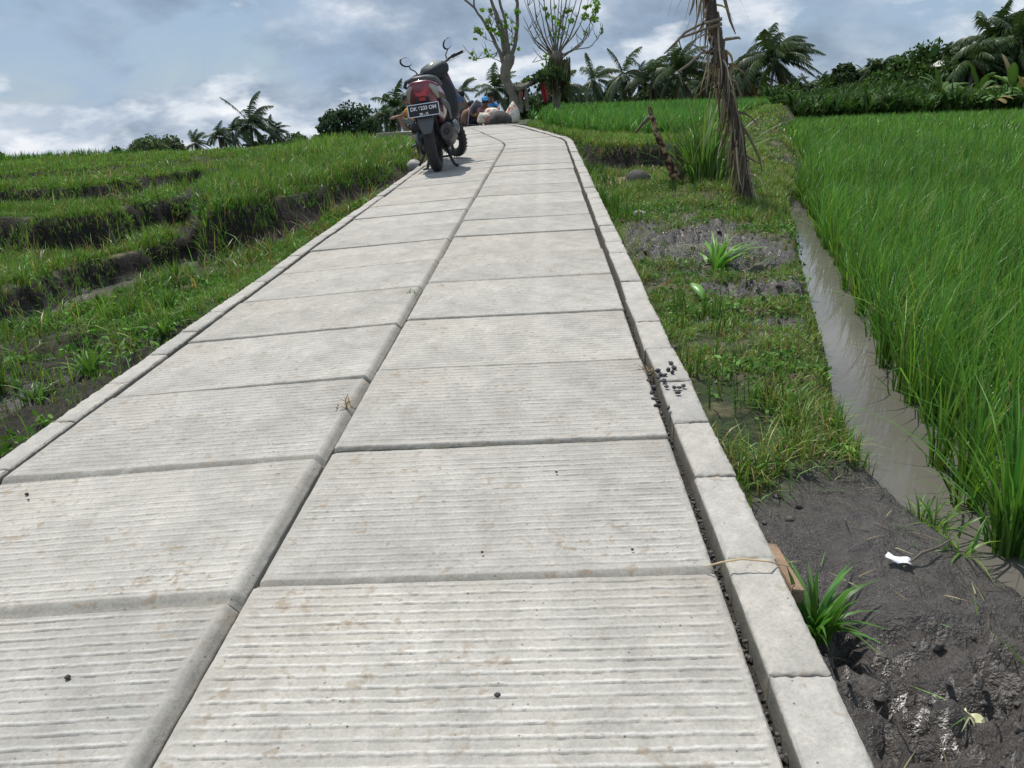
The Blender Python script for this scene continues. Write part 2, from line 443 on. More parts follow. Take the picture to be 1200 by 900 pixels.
    # far right slope with crops
    hill = sstep(36, 95, Y) * sstep(6, 34, X - .12 * (Y - 36)); zs = zs + hill * (1.5 + .03 * np.clip(X - 20, 0, 60))
    # mud patch in front right
    mud = sstep(.14, -.10, Y - 1.62 - .25 * (X - 1.1) + w * 1.1) * sstep(.0, .03, s)
    mud2 = sstep(1.5, .8, np.hypot((X - 1.38) / .46, (Y - 4.55) / 1.05) + (n2 - .5) * 2.2 + (n3 - .5) * .5) * (s > .05)
    mud3 = sstep(1.3, .7, np.hypot((X - 1.4) / .33, (Y - 3.25) / .25) + (n2 - .5) * 2.2) * (s > .05)
    md = np.clip(mud + mud2 + mud3, 0, 1)
    lump = np.abs(n2 - .5) * 2
    rough = (fbm(X, Y, 13, 4, 21) - .5)
    calm = sstep(.66, .40, np.hypot((X - 1.15) / .26, (Y - 1.36) / .26) * .5)
    zs = zs + (mud * (1 - .85 * calm) * ((rough * .11 - np.abs(fbm(X, Y, 21, 4, 23) - .5) * .15 + (n3 - .5) * .035) * (.75 + .5 * sstep(1.4, 1.1, Y)) + .012) + (mud2 + mud3) * (rough * .09 - np.abs(fbm(X, Y, 13, 3, 24) - .5) * .18 + (n3 - .5) * .05 + .012)) * (1 - td)
    kn = sstep(5.2, 3.2, np.hypot(X + 1.2, (Y - 26) * .9)); zt = zt * (1 - kn) + .53 * kn; zs = zs * (1 - kn) + .53 * kn
    for (cx_, cy_, r_c) in ((3.50, 10.3, .26), (3.95, 11.9, .30), (4.65, 14.3, .36)):
        g_ = np.exp(-(((X - cx_) / r_c) ** 2 + ((Y - cy_) / (r_c * 2.2)) ** 2)); zs = np.where(zs > 0, zs - .16 * g_ * (td < .6), zs); fr = np.maximum(fr, sstep(.35, .6, g_))
    # choose side
    left = lat < 0
    Z = np.where(left, zt, zs)
    on = np.abs(lat) < .93
    Z = np.where(on, zr - .09 - .03, Z)
    Z = Z - .050 * fall
    edge = sstep(.93, .99, np.abs(lat)); Z = np.where(on, Z, (zr - .09) * (1 - edge) + Z * edge)
    far = sstep(60, 160, np.hypot(X, Y))
    turf = np.where(left, 1 - np.clip(faces * 1.25, 0, 1), 1 - np.clip(fr * 1.1, 0, 1))
    turf = np.where(left & (Y < 4.2) & (sl < 1.5), turf * .12, turf)
    turf = np.maximum(turf, sstep(20, 26, Y)); md = md * (Y < 10)
    turf = np.where(left & (ch > .5) & (Z < -.33), .1, turf)
    turf = turf * sstep(.30, .55, n1 + .25 * (n2)) 
    turf = np.where(left & (sl < .30) & (sl > -.2), turf * .12, turf)
    turf = np.where((~left) & (td > .5), .0 + .8 * (Y > 7.5), turf)
    dry = np.where(left, .5 * sstep(.58, .7, n2) * (turf > .4), .35 * sstep(.52, .66, n2) * (turf > .3))
    dd = np.exp(-(((X - 1.45) / .40) ** 2 + ((Y - 8.7) / .7) ** 2)); dry = np.maximum(dry, np.where(left, 0, .9 * sstep(.3, .6, dd + (n2 - .5) * .5)))
    mudm = np.where(left, ((Z < -.33) & (Y < 9)) * .8, np.maximum(md, td * .9 * (Y < 7.6)))
    return Z, turf, dry, mudm, (faces if False else np.where(left, faces, fr)), lat
def axis(parts):
    out = []
    for a, b, st in parts: out.append(np.arange(a, b, st))
    out.append([parts[-1][1]]); return np.concatenate(out)
gx = axis([(-400, -100, 20), (-100, -30, 3), (-30, -10, .5), (-10, -5.5, .1), (-5.5, -.9, .035), (-.9, .88, .3), (.88, 1.9, .0125), (1.9, 4, .035), (4, 9, .1), (9, 30, .5), (30, 100, 3), (100, 420, 20)])
gy = axis([(-30, -2, 2), (-2, .5, .2), (.5, 1.9, .0125), (1.9, 5.2, .02), (5.2, 8, .035), (8, 14, .06), (14, 26, .15), (26, 60, .8), (60, 150, 4), (150, 700, 30)])
GX, GY = np.meshgrid(gx, gy)
GZ, TURF, DRY, MUD, FACE, LAT = terrain(GX, GY)
nx, ny = len(gx), len(gy)
I = (np.arange(ny - 1)[:, None] * nx + np.arange(nx - 1)[None, :]).ravel()
quads = np.stack([I, I + 1, I + nx + 1, I + nx], 1)
ground = mesh_np('ground', np.stack([GX.ravel(), GY.ravel(), GZ.ravel()], 1), [quads], M_GROUND, smooth=True,
                 attrs={'turf': TURF.ravel(), 'dry': DRY.ravel(), 'mud': MUD.ravel()})
tag(ground, 'terraced earth with dark banks, turf and wet mud on both sides of the road', 'ground', kind='structure')
def ground_z(x, y):
    return float(terrain(np.array([[float(x)]]), np.array([[float(y)]]))[0][0, 0])

def water_sheet(name, pts, z, label):
    P = [(x, y, z) for x, y in pts]
    o = MB().add(P, [tuple(range(len(P)))]).build(name, M_WATER, smooth=False)
    tag(o, label, 'water', kind='structure'); return o
water_sheet('water', [(1.15, .2)] + [(x - .12, y) for x, y in DL[1:]] + [(30, 42), (30, .2)], Z_WATER_R, 'still grey muddy water in the straight ditch and under the large rice field')
water_sheet('water', [(-14, 3.7), (-2.2, 3.7), (-1.9, 5.8), (-1.75, 6.6), (-2.2, 7.8), (-3.4, 7.4), (-3.3, 5.0), (-5, 4.9), (-14, 4.9)], Z_WATER_L, 'dark muddy water in the low channel left of the road')
P = [(1.38 + .42 * math.cos(a), 4.56 + .34 * math.sin(a)) for a in np.linspace(0, 2 * PI, 20, endpoint=False)]
water_sheet('water', P, ground_z(1.38, 4.56) + .022, 'shallow puddle in the trampled mud in front of the rough bush')

# ------------------------------------------------------------------ road: slabs and kerbs
def slab_mesh(s0, s1, l0, l1, side, near, amp, tilt, k, kk):
    """one precast slab: ribbed top, chamfered near edge, (left row) chamfered inner edge"""
    pitch = .0242
    L = s1 - s0; W = l1 - l0
    cf, cb = (.024 if (kk < 1 and near) or (side < 0 and s0 < 3.3) or kk % 7 == 4 else .008), .006
    step = pitch / ((12 if s0 < 3.3 else 8) if near else (4 if s0 < 7 else 2))
    ss = np.concatenate([[0, cf * .2, cf * .5, cf * .87, cf], np.arange(cf + step, L - cb - .001, step), [L - cb, L - .002, L]])
    ed = .020 if side < 0 else .006
    nl = (150 if s0 < 3.3 else 80) if near else (24 if s0 < 7 else 10)
    ll = np.concatenate([[0, .003, .010], np.linspace(.018, W - ed - .006, nl), [W - ed, W - ed * .5, W - .003, W]])
    S, Lt = np.meshgrid(ss, ll, indexing='ij')
    wv = (fbm(S * 3 + k * 7.1, Lt * 2, 3, 3, 60) - .5) * .003 + (fbm(S * 1.5 + k * 2.1, Lt * 3, 30, 2, 66) - .5) * .0030
    ph = 2 * PI * ((S + wv) / pitch) + k * 1.3
    fr_ = np.mod(ph / (2 * PI), 1.0); prof = sstep(0, .10, fr_) * (1 - .62 * sstep(.30, .42, fr_)) * (1 - sstep(.93, 1.0, fr_))
    br = .72 + .56 * fbm(S * 4 + k * 3.3, Lt, 4, 3, 61)
    inner = sstep(cf, cf + .01, S) * sstep(0, .012, L - cb - S) * sstep(0, .03, Lt) * sstep(0, .02, (W - ed) - Lt)
    Z = (prof - 1) * .0028 * amp * br * inner
    Z = Z + (fbm(S + k * 2.7, Lt, 26, 5, 62) - .5) * .0030
    chip = (fbm(S + k * 5.1, Lt, 38, 3, 63) - .5) * .008
    Z -= (.016 if cf > .01 else .010) * (1 - sstep(0, cf, S + chip * .6 * cf / .024)) + .004 * (1 - sstep(0, cb, L - S)) 
    Z -= .022 * (1 - np.clip((W - Lt + chip * .4) / ed, 0, 1)) * (1 if side < 0 else .5) + .004 * (1 - sstep(0, .01, Lt))
    s_abs = s0 + S; l_abs = l0 + Lt
    X, Y = road_pt(s_abs, l_abs)
    zb = road_z(X, Y) - (.035 * np.clip(-l_abs / .8, 0, 1.2))
    Zt = zb + Z + tilt[0] + tilt[1] * (Lt / W - .5) + tilt[2] * (S / L - .5)
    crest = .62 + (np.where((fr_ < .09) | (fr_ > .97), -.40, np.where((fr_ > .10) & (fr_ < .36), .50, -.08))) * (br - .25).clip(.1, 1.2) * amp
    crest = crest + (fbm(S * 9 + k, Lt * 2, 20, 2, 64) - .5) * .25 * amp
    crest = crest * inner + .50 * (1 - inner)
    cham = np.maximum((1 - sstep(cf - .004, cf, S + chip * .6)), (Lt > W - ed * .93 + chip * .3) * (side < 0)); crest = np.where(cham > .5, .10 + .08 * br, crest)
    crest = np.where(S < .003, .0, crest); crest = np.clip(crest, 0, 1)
    a, b = S.shape
    V = np.stack([X.ravel(), Y.ravel(), Zt.ravel()], 1)
    I = (np.arange(a - 1)[:, None] * b + np.arange(b - 1)[None, :]).ravel()
    F = np.stack([I, I + 1, I + b + 1, I + b], 1)
    # skirt
    ring = np.concatenate([np.arange(b), np.arange(1, a) * b + b - 1, (a - 1) * b + np.arange(b - 2, -1, -1), np.arange(a - 2, 0, -1) * b])
    base = V[ring].copy(); base[:, 2] -= .085
    n0 = len(V); V = np.concatenate([V, base]); m_ = len(ring); j = np.arange(m_)
    F2 = np.stack([ring[j], n0 + j, n0 + (j + 1) % m_, ring[(j + 1) % m_]], 1)
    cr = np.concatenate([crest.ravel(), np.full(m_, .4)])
    return V, [F, F2], cr
road = empty('road'); tag(road, 'pale road of two rows of ribbed precast concrete slabs', 'road', kind='structure')
rr = random.Random(3)
PITCH = .5525
for side in (1, -1):
    y0 = 1.158 if side > 0 else 1.121
    k0 = -3
    for k in range(k0, 40):
        s0 = y0 + k * PITCH + S_OFF; s1 = s0 + PITCH
        if s0 < .3 or s1 > 26: continue
        ga, gb = rr.uniform(.001, .004), rr.uniform(.002, .006) + (.006 if rr.random() < .35 else 0)
        near = s0 < 4.6
        amp = rr.uniform(.35, .8) if not near else (1.0 if k < 0 else rr.uniform(.6, .9))
        if k < 0: amp = .95
        tilt = (rr.uniform(-.004, .003), rr.uniform(-.005, .005), rr.uniform(-.003, .003))
        j = rr.uniform(-.006, .006)
        if side > 0: l0, l1 = .004 + j * .3, .803 + j * .6
        else: l0, l1 = -.818 + j * .3, -.010 + j * .3
        V, F, cr = slab_mesh(s0 + ga, s1 - gb, l0, l1, side, near, amp, tilt, k + side * 50, k)
        # object origin at the slab's corner
        c = V[0].copy()
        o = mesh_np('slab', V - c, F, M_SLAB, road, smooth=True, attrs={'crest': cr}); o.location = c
        o['kind'] = 'structure'
        try: o.data.set_sharp_from_angle(angle=math.radians(60))
        except Exception: pass
def kerb_row(label, l0, l1, start, n, zoff, seed):
    k_ = empty('kerb'); tag(k_, label, 'kerb', kind='structure'); r_ = random.Random(seed)
    s = start + S_OFF
    for i in range(n):
        L = .285 + r_.uniform(-.02, .02)
        if i % 9 == 5 and i > 10: L *= .7
        g = r_.uniform(.003, .008); hj = r_.uniform(-.004, .004); lj = r_.uniform(-.003, .003)
        near = s < 6
        na, nb = (26, 10) if near else (9, 4)
        rot = r_.uniform(-.006, .006)
        t = np.linspace(0, 1, na); q = np.linspace(0, 1, nb)
        e = .02; t = np.concatenate([[0, e * .35], e + (1 - 2 * e) * t, [1 - e * .35, 1]]); e2 = .05; q = np.concatenate([[0, e2 * .35], e2 + (1 - 2 * e2) * q, [1 - e2 * .35, 1]])
        T, Q = np.meshgrid(t, q, indexing='ij')
        dl = np.minimum(T, 1 - T) * (L - g); dw = np.minimum(Q, 1 - Q) * (l1 - l0)
        chip = (fbm(T * 4 + i * 5, Q * 3, 5, 3, seed) - .5)
        de = np.maximum(np.minimum(dl, dw) + chip * .008, 0)
        Z = -.0045 * (1 - sstep(0, .004, de)) + (fbm(T * 6 + i * 3, Q * 2, 5, 4, seed + 1) - .5) * .004
        sa = s + T * (L - g); la = l0 + lj + Q * (l1 - l0) + rot * (T - .5)
        la = la + (Q - .5) * chip * .004
        X, Y = road_pt(sa, la); Zt = road_z(X, Y) + zoff + hj + Z
        a, b = T.shape; V = np.stack([X.ravel(), Y.ravel(), Zt.ravel()], 1)
        I = (np.arange(a - 1)[:, None] * b + np.arange(b - 1)[None, :]).ravel(); F = np.stack([I, I + 1, I + b + 1, I + b], 1)
        ring = np.concatenate([np.arange(b), np.arange(1, a) * b + b - 1, (a - 1) * b + np.arange(b - 2, -1, -1), np.arange(a - 2, 0, -1) * b])
        b1 = V[ring].copy(); b1[:, 2] -= .006; base = V[ring].copy(); base[:, 2] -= .12; n0 = len(V); m_ = len(ring); V = np.concatenate([V, b1, base]); jj = np.arange(m_)
        F2 = np.concatenate([np.stack([ring[jj], n0 + jj, n0 + (jj + 1) % m_, ring[(jj + 1) % m_]], 1), np.stack([n0 + jj, n0 + m_ + jj, n0 + m_ + (jj + 1) % m_, n0 + (jj + 1) % m_], 1)])
        c = V[0].copy()
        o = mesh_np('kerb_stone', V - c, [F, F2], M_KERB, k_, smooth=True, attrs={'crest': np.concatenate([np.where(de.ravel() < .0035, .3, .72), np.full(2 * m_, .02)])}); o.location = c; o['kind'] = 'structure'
        try: o.data.set_sharp_from_angle(angle=math.radians(50))
        except Exception: pass
        s += L
        if s > 24.5: break
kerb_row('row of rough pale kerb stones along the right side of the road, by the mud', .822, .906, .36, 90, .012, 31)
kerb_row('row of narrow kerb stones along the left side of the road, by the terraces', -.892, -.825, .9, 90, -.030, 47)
# bedding soil seen in the gaps
V = []; F = []
st = np.arange(.3, 25, .3)
for i, s in enumerate(st):
    for l in (-.9, .9):
        x, y = road_pt(s, l); V.append((float(x), float(y), float(road_z(np.array(x), np.array(y))) - (.034 if l > 0 else .085)))
    if i: F.append((2 * i - 2, 2 * i - 1, 2 * i + 1, 2 * i))
bed = MB().add(V, F).build('roadbed', simple('bedding_soil', (.035, .03, .025), .95, 0, .4, 40, .01), smooth=False)
tag(bed, 'dark bedding soil seen in the joints of the concrete road', 'ground', kind='structure')

# ------------------------------------------------------------------ blades
def blades(name, X, Y, Z, H, Wd, bend, az, colb, colt, mat, lvl=3, parent=None, label=None, cat=None, kind='stuff', curl=1.0):
    n = len(X)
    if n == 0: return None
    ts = np.linspace(0, 1, lvl + 1)
    dx, dy = np.cos(az), np.sin(az); px, py = -dy, dx
    # blade faces roughly random
    tw = rng.uniform(-.9, .9, n); qx = px * np.cos(tw) - py * np.sin(tw); qy = px * np.sin(tw) + py * np.cos(tw)
    V = np.zeros((n, lvl + 1, 2, 3), np.float32); C = np.zeros((n, lvl + 1, 2, 3), np.float32)
    for i, t in enumerate(ts):
        out = H * bend * t ** 2; up = H * (t * (1 - .12 * bend) - .38 * curl * bend ** 1.5 * t ** 3)
        wdt = Wd * (.75 + .5 * t) * (1 - t ** 2.2) * .5 + (.0002 if t == 1 else 0)
        cx = X + dx * out; cy = Y + dy * out; cz = Z + up
        for j, sg in enumerate((-1, 1)):
            V[:, i, j, 0] = cx + sg * qx * wdt; V[:, i, j, 1] = cy + sg * qy * wdt; V[:, i, j, 2] = cz
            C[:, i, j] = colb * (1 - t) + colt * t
    V = V.reshape(-1, 3); C = C.reshape(-1, 3)
    b = np.arange(n)[:, None] * (2 * (lvl + 1)) + (np.arange(lvl) * 2)[None, :]
    b = b.ravel(); F = np.stack([b, b + 1, b + 3, b + 2], 1)
    o = mesh_np(name, V, [F], mat, parent, col=np.clip(C, 0, 1))
    if label: tag(o, label, cat, kind=kind)
    return o
def scatter(x0, x1, y0, y1, dens, tuft=1, spread=.02):
    n = int((x1 - x0) * (y1 - y0) * dens / tuft); X = rng.uniform(x0, x1, n); Y = rng.uniform(y0, y1, n)
    X = np.repeat(X, tuft) + rng.normal(0, spread, n * tuft); Y = np.repeat(Y, tuft) + rng.normal(0, spread, n * tuft)
    return X, Y
def in_view(X, Y, Z, mu=260, mv=220):
    u, v, w = project(X, Y, Z); return (w > .2) & (u > -mu) & (u < 1200 + mu) & (v < 900 + mv) & (v > -300)
def cvar(n, c, s=.25, hue=.12):
    b = rng.lognormal(0, s, n)[:, None]; c = np.array(c)[None, :] * b
    y = rng.normal(0, hue, n); c[:, 0] *= 1 + y; c[:, 2] *= 1 - y * .5
    return np.clip(c, .002, .9)

# --- rice field on the right
def rice(name, zones, inside, h, col, label, lean=(.35, .25)):
    XS = []; 
    for (y0, y1, x0, x1, sp, nb, w, lv) in zones:
        gx_ = np.arange(x0, x1, sp); gy_ = np.arange(y0, y1, sp); A, B = np.meshgrid(gx_, gy_)
        A = A.ravel() + rng.normal(0, sp * .16, A.size); B = B.ravel() + rng.normal(0, sp * .16, B.size)
        k = inside(A, B); A = A[k]; B = B[k]
        if len(A) == 0: continue
        Zg, *_ = terrain(A[None, :], B[None, :]); Zg = Zg[0]
        k = in_view(A, B, Zg + .2, 800); A = A[k]; B = B[k]; Zg = Zg[k]
        n = len(A); th = rng.uniform(.85, 1.12, n) * (.88 + .24 * fbm(A, B, .8, 3, 71))
        X = np.repeat(A, nb); Y = np.repeat(B, nb); Z = np.repeat(Zg, nb) - .01; T = np.repeat(th, nb)
        m_ = len(X); a = rng.uniform(0, 2 * PI, m_); r = rng.uniform(0, .03, m_)
        X = X + np.cos(a) * r; Y = Y + np.sin(a) * r
        H = h * T * rng.uniform(.50, 1.18, m_); bend = rng.gamma(2.0, .14, m_) + .05
        drift = rng.random(m_) < .35; az = np.where(drift, rng.normal(lean[0], .7, m_), a)
        XS.append((X, Y, Z, H, w * rng.uniform(.7, 1.25, m_), np.clip(bend, 0, .95), az, lv))
    for i, (X, Y, Z, H, W, B_, az, lv) in enumerate(XS):
        n = len(X); ct = cvar(n, col, .30, .14); patch = .78 + .5 * fbm(X, Y, .55, 3, 81); ct *= patch[:, None]; yl = rng.random(n) < .04; ct[yl] = cvar(yl.sum(), (.26, .30, .07), .25, .05)
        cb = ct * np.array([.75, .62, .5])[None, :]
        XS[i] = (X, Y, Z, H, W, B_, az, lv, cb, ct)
    # one mesh for the whole stand: same level count
    X, Y, Z, H, W, B_, az = [np.concatenate([t[j] for t in XS]) for j in range(7)]
    cb = np.concatenate([t[8] for t in XS]); ct = np.concatenate([t[9] for t in XS])
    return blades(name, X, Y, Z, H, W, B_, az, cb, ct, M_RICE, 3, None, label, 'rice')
RICE_C = (.108, .252, .040)
fieldR = lambda A, B: (A > np.where(B < 7.2, xr(DR, B) + .0, xr(DL, B) + .04)) & (B > 1.36) & (B < 36)
rice('rice', [(1.35, 4.2, 1.38, 6.5, .122, 46, .0064, 3), (4.2, 8, 1.5, 10, .135, 36, .0080, 3), (8, 15, 2.8, 17, .175, 20, .013, 3), (15, 36, 4, 27, .30, 13, .03, 3)],
     fieldR, .37, RICE_C, 'dense bright green young rice filling the flooded field right of the ditch')
sdU = lambda A, B: sd_poly(A, B, UB)
UR = [(.62, 60), (.3, 26), (.2, 19.5), (.75, 15.2), (1.35, 12.4), (1.9, 11.75), (2.6, 12.2), (3.1, 13.6), (4.9, 19), (8, 29), (11, 38), (14, 60)]
rice('rice', [(11.5, 17, .2, 7, .15, 16, .014, 3), (17, 34, .0, 12, .26, 13, .028, 3)],
     lambda A, B: sd_poly(A, B, UR) > .03, .34, (.090, .235, .040), 'green rice on the raised terrace beyond the bend, right of the road')
rice('rice', [(15, 22, -22, -8, .24, 9, .02, 3), (22, 42, -34, -6.5, .4, 9, .035, 3)],
     lambda A, B: sd_poly(A, B, E5) > .2, .22, (.070, .18, .030), 'green rice on the far upper terrace at the left skyline')
for (ux, uy, sd_) in ((1.46, 1.44, 1),):
    n = 130; a = rng.uniform(0, 2 * PI, n); r = rng.uniform(0, .04, n)
    ct = cvar(n, RICE_C, .2); X = ux + np.cos(a) * r; Y = uy + np.sin(a) * r; H = .44 * rng.uniform(.55, 1.1, n)
    p = empty('rice_plant', (ux, uy, -.13)); tag(p, 'separate clump of rice standing in the ditch water beside the wet mud', 'rice plant')
    blades('leaves', X - ux, Y - uy, np.full(n, 0.0), H, np.full(n, .0068), np.clip(rng.gamma(2, .16, n), 0, .9), a, ct * .7, ct, M_RICE, 5, p, kind=None)
# ------ grasses
def mask_eval(X, Y):
    Z, T, D, Mu, F, lat = terrain(X[None, :], Y[None, :]); return Z[0], T[0], D[0], Mu[0], F[0], lat[0]
def grass(label, zones, keep, col, hfun, bendm=.35, dryfrac=.12, name='grass'):
    acc = []
    for (x0, x1, y0, y1, dens, tuft, w) in zones:
        X, Y = scatter(x0, x1, y0, y1, dens, tuft, .018 * max(1, w / .004))
        Z, T, D, Mu, F, lat = mask_eval(X, Y)
        k = in_view(X, Y, Z) & keep(X, Y, Z, T, Mu, F, lat)
        X, Y, Z, F = X[k], Y[k], Z[k], F[k]; n = len(X)
        H = hfun(X, Y, F) * rng.uniform(.5, 1.25, n)
        az = rng.uniform(0, 2 * PI, n); bend = np.clip(rng.gamma(2.2, bendm / 2.2, n), .03, 1.1)
        ct = cvar(n, col, .3, .16) * (.7 + .6 * fbm(X, Y, 1.1, 3, 91))[:, None]
        dr = rng.random(n) < dryfrac; ct[dr] = cvar(dr.sum(), (.30, .24, .11), .25, .05)
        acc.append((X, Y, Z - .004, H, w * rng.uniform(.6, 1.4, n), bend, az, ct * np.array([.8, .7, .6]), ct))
    A = [np.concatenate([t[j] for t in acc]) for j in range(9)]
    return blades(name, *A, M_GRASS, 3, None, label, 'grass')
GC = (.135, .265, .046)
def keepL(X, Y, Z, T, Mu, F, lat):
    r = rng.random(len(X)); clump = fbm(X, Y, 4, 3, 101)
    p = np.clip(T * 1.1 + .18, 0, 1) * np.clip(1 - F * 1.05, .035, 1) * sstep(.30, .52, clump)
    p = p * np.where((Y < 3.7) & (lat > -1.9 + .25 * (Y - 3)), .5, 1)
    return (lat < -1.0) & (Z > -.345) & (r < p) & (lat < -.98 - .05 * clump)
def hL(X, Y, F):
    tall = sstep(.50, .66, fbm(X, Y, 1.4, 3, 111)); gb = sstep(-.25, .25, sd_poly(X, Y, GB))
    b1 = sstep(0, .1, sd_poly(X, Y, E1)) * (1 - sstep(-.1, 0, sd_poly(X, Y, E2)))
    return .048 + .065 * tall + .10 * gb * (.6 + tall) + .05 * b1
grass('rough green grass on the left verge, bunds and banks of the stepped terraces',
      [(-3.6, -.98, 1.2, 5.0, 7000, 6, .0042), (-5.5, -.98, 5.0, 9.0, 4800, 6, .0055), (-9.5, -1.0, 9.0, 14.5, 1900, 5, .010), (-22, -1.2, 14.5, 30, 330, 4, .024)],
      keepL, GC, hL, .5, .11)
def keepGB(X, Y, Z, T, Mu, F, lat):
    sd = sd_poly(X, Y, GB); return (lat < -1.05) & (sd > -.02) & (rng.random(len(X)) < sstep(.3, .55, fbm(X, Y, 3, 3, 121)))
grass('tall lush grass crowding the big bank left of the parked scooter', [(-4.2, -1.0, 6.3, 10.5, 1700, 7, .008), (-6, -1.1, 10.5, 17, 650, 7, .012)],
      keepGB, (.110, .240, .042), lambda X, Y, F: .10 + .10 * sstep(.4, .65, fbm(X, Y, 1.1, 2, 131)), .5, .10)
def keepW(X, Y, Z, T, Mu, F, lat):   # grass / rice stubble standing in wet terraces
    return (lat < -1.2) & (rng.random(len(X)) < sstep(.46, .6, fbm(X, Y, 1.8, 2, 141)))
grass('upright yellow-green stubble and weeds on the wet floors of the left terraces', [(-9, -1.7, 3.0, 8.2, 120, 5, .008), (-16, -2.4, 8.2, 17, 90, 5, .011)],
      keepW, (.16, .28, .05), lambda X, Y, F: .12 + .06 * fbm(X, Y, 3, 2, 7), .2, .05)
def keepR(X, Y, Z, T, Mu, F, lat):
    r = rng.random(len(X)); clump = fbm(X, Y, 5, 3, 151)
    p = np.clip(1.0 - Mu * np.where(Y < 2.2, 1.1, .86), 0.0, 1) * np.clip(1 - F * .85, .05, 1) * sstep(.30, .52, clump) * np.clip(T + .35, 0, 1)
    xl = xr(DL, Y)
    dryz = np.exp(-(((X - 1.45) / .35) ** 2 + ((Y - 8.7) / .6) ** 2))
    return (lat > .912) & (r < p * (1 - .7 * dryz)) & (X < xl + .0) & (Z > -.06) & (rng.random(len(X)) > .45 * np.exp(-((Y - 5.3) / 1.3) ** 2))
def hR(X, Y, F):
    return .040 + .055 * sstep(.48, .68, fbm(X, Y, 2.2, 3, 161)) + .05 * (Y > 6.5) * sstep(.4, .6, fbm(X, Y, 1.3, 3, 4))
grass('short mixed green and straw grass on the strip between the kerb and the ditch',
      [(.9, 2.0, 1.2, 4.0, 15000, 6, .0036), (.9, 3.0, 4.0, 8, 6500, 6, .005), (.9, 5.2, 8, 14, 2200, 5, .009), (1, 12, 14, 34, 220, 4, .026)],
      keepR, (.140, .255, .048), hR, .7, .22)
def keepUB(X, Y, Z, T, Mu, F, lat):
    return (lat > .95) & (sd_poly(X, Y, UB) > -.03) & (sd_poly(X, Y, UR) < .1)
grass('light green fringe grass on the raised bank in front of the upper rice', [(-.2, 5, 10, 14, 1500, 4, .010), (-1, 9, 14, 30, 220, 4, .024)],
      keepUB, (.15, .28, .055), lambda X, Y, F: np.full(len(X), .10), .4, .14)
def keepKR(X, Y, Z, T, Mu, F, lat):
    return (lat > .93) & (lat < 1.22) & (rng.random(len(X)) < sstep(.38, .58, fbm(X, Y, 2.5, 2, 171)))
grass('upright green tufts growing along the outer side of the right kerb', [(.9, 1.3, 5.6, 10, 1500, 5, .008), (.9, 1.25, 2.0, 3.0, 1100, 5, .006)],
      keepKR, (.075, .165, .03), lambda X, Y, F: np.full(len(X), .11) + .06 * (Y > 6), .3, .03)

def keepT(X, Y, Z, T, Mu, F, lat):
    return (lat < -1.06) & (Z > -.34) & (F < .6) & (rng.random(len(X)) < sstep(.48, .64, fbm(X, Y, 2.1, 3, 501)))
grass('scattered long arching blades rising above the rough grass left of the road', [(-4.2, -1.05, 1.8, 6.2, 150, 7, .007), (-5.0, -1.05, 6.2, 12, 130, 7, .010)],
      keepT, (.14, .27, .06), lambda X, Y, F: np.full(len(X), .19) + .06 * (Y > 6), .75, .18)
grass('dry brown straw stems in the bank grass left of the road', [(-5.0, -1.05, 5.0, 13, 110, 5, .007)],
      keepT, (.26, .21, .11), lambda X, Y, F: np.full(len(X), .20), .6, .5)

# a single tuft: blades spreading from a point
def tuft(name, label, cat, x, y, n, h, w, bend, col, spread=.03, lvl=5, group=None, part='leaves', mat=None, drift=None, lift=0, sigma=.22):
    z = ground_z(x, y) + lift; p = empty(name, (x, y, z)); tag(p, label, cat, group)
    a = rng.uniform(0, 2 * PI, n); r = rng.uniform(0, spread, n)
    if drift is not None: a = rng.normal(drift, .8, n)
    ct = cvar(n, col, sigma)
    blades(part, np.cos(a) * r, np.sin(a) * r, np.full(n, -.01), h * rng.uniform(.5, 1.1, n), w * rng.uniform(.7, 1.3, n),
           np.clip(rng.gamma(3, bend / 3, n), .02, 1.2), a, ct * .75, ct, mat or M_GRASS, lvl, p, kind=None)
    return p
r9 = random.Random(91)
for i_, w_ in enumerate(('first', 'second', 'third', 'fourth', 'fifth', 'sixth', 'seventh', 'eighth')):
    x_, y_ = -1.25 - .9 * r9.random(), 1.75 + i_ * .30
    tuft('weed', w_ + ' leafy weed beside the left kerb, counted from the near end', 'weed', x_, y_, 26, .13 + .05 * r9.random(), .016, .8, (.11, .23, .045), .05, group='leafy weeds in the dark drop beside the left kerb')
for (x, y, n, h, lab) in ((-2.02, 3.35, 26, .24, 'broad-bladed weed tuft on the dark bank at the lower left edge'), (-1.75, 4.55, 30, .20, 'upright pale-tipped grass tuft on the left verge, by the channel water'),
                          (-2.05, 5.35, 30, .22, 'tall spiky grass tuft rising from the channel left of the road'), (-1.55, 5.9, 34, .2, 'arching grass tuft on the left verge near the foot of the big bank')):
    tuft('grass_tuft', lab, 'grass tuft', x, y, n, h, .012, .35, (.10, .20, .04), group='tufts of grass on the left verge')
tuft('cut_leaves', 'bunch of cut light green leaves lying by the puddle', 'cut leaves', 1.33, 3.82, 40, .26, .022, 1.0, (.16, .33, .05), .05, drift=.45)
tuft('weed_tuft', 'green weed tuft squeezed between the right kerb and the wet mud', 'weed', .965, 1.13, 46, .13, .012, .8, (.09, .22, .035), .03)
tuft('grass_tuft', 'long blades of grass standing in the mud at the lower right corner', 'grass tuft', 1.20, .86, 10, .26, .009, .35, (.10, .20, .04), .02)
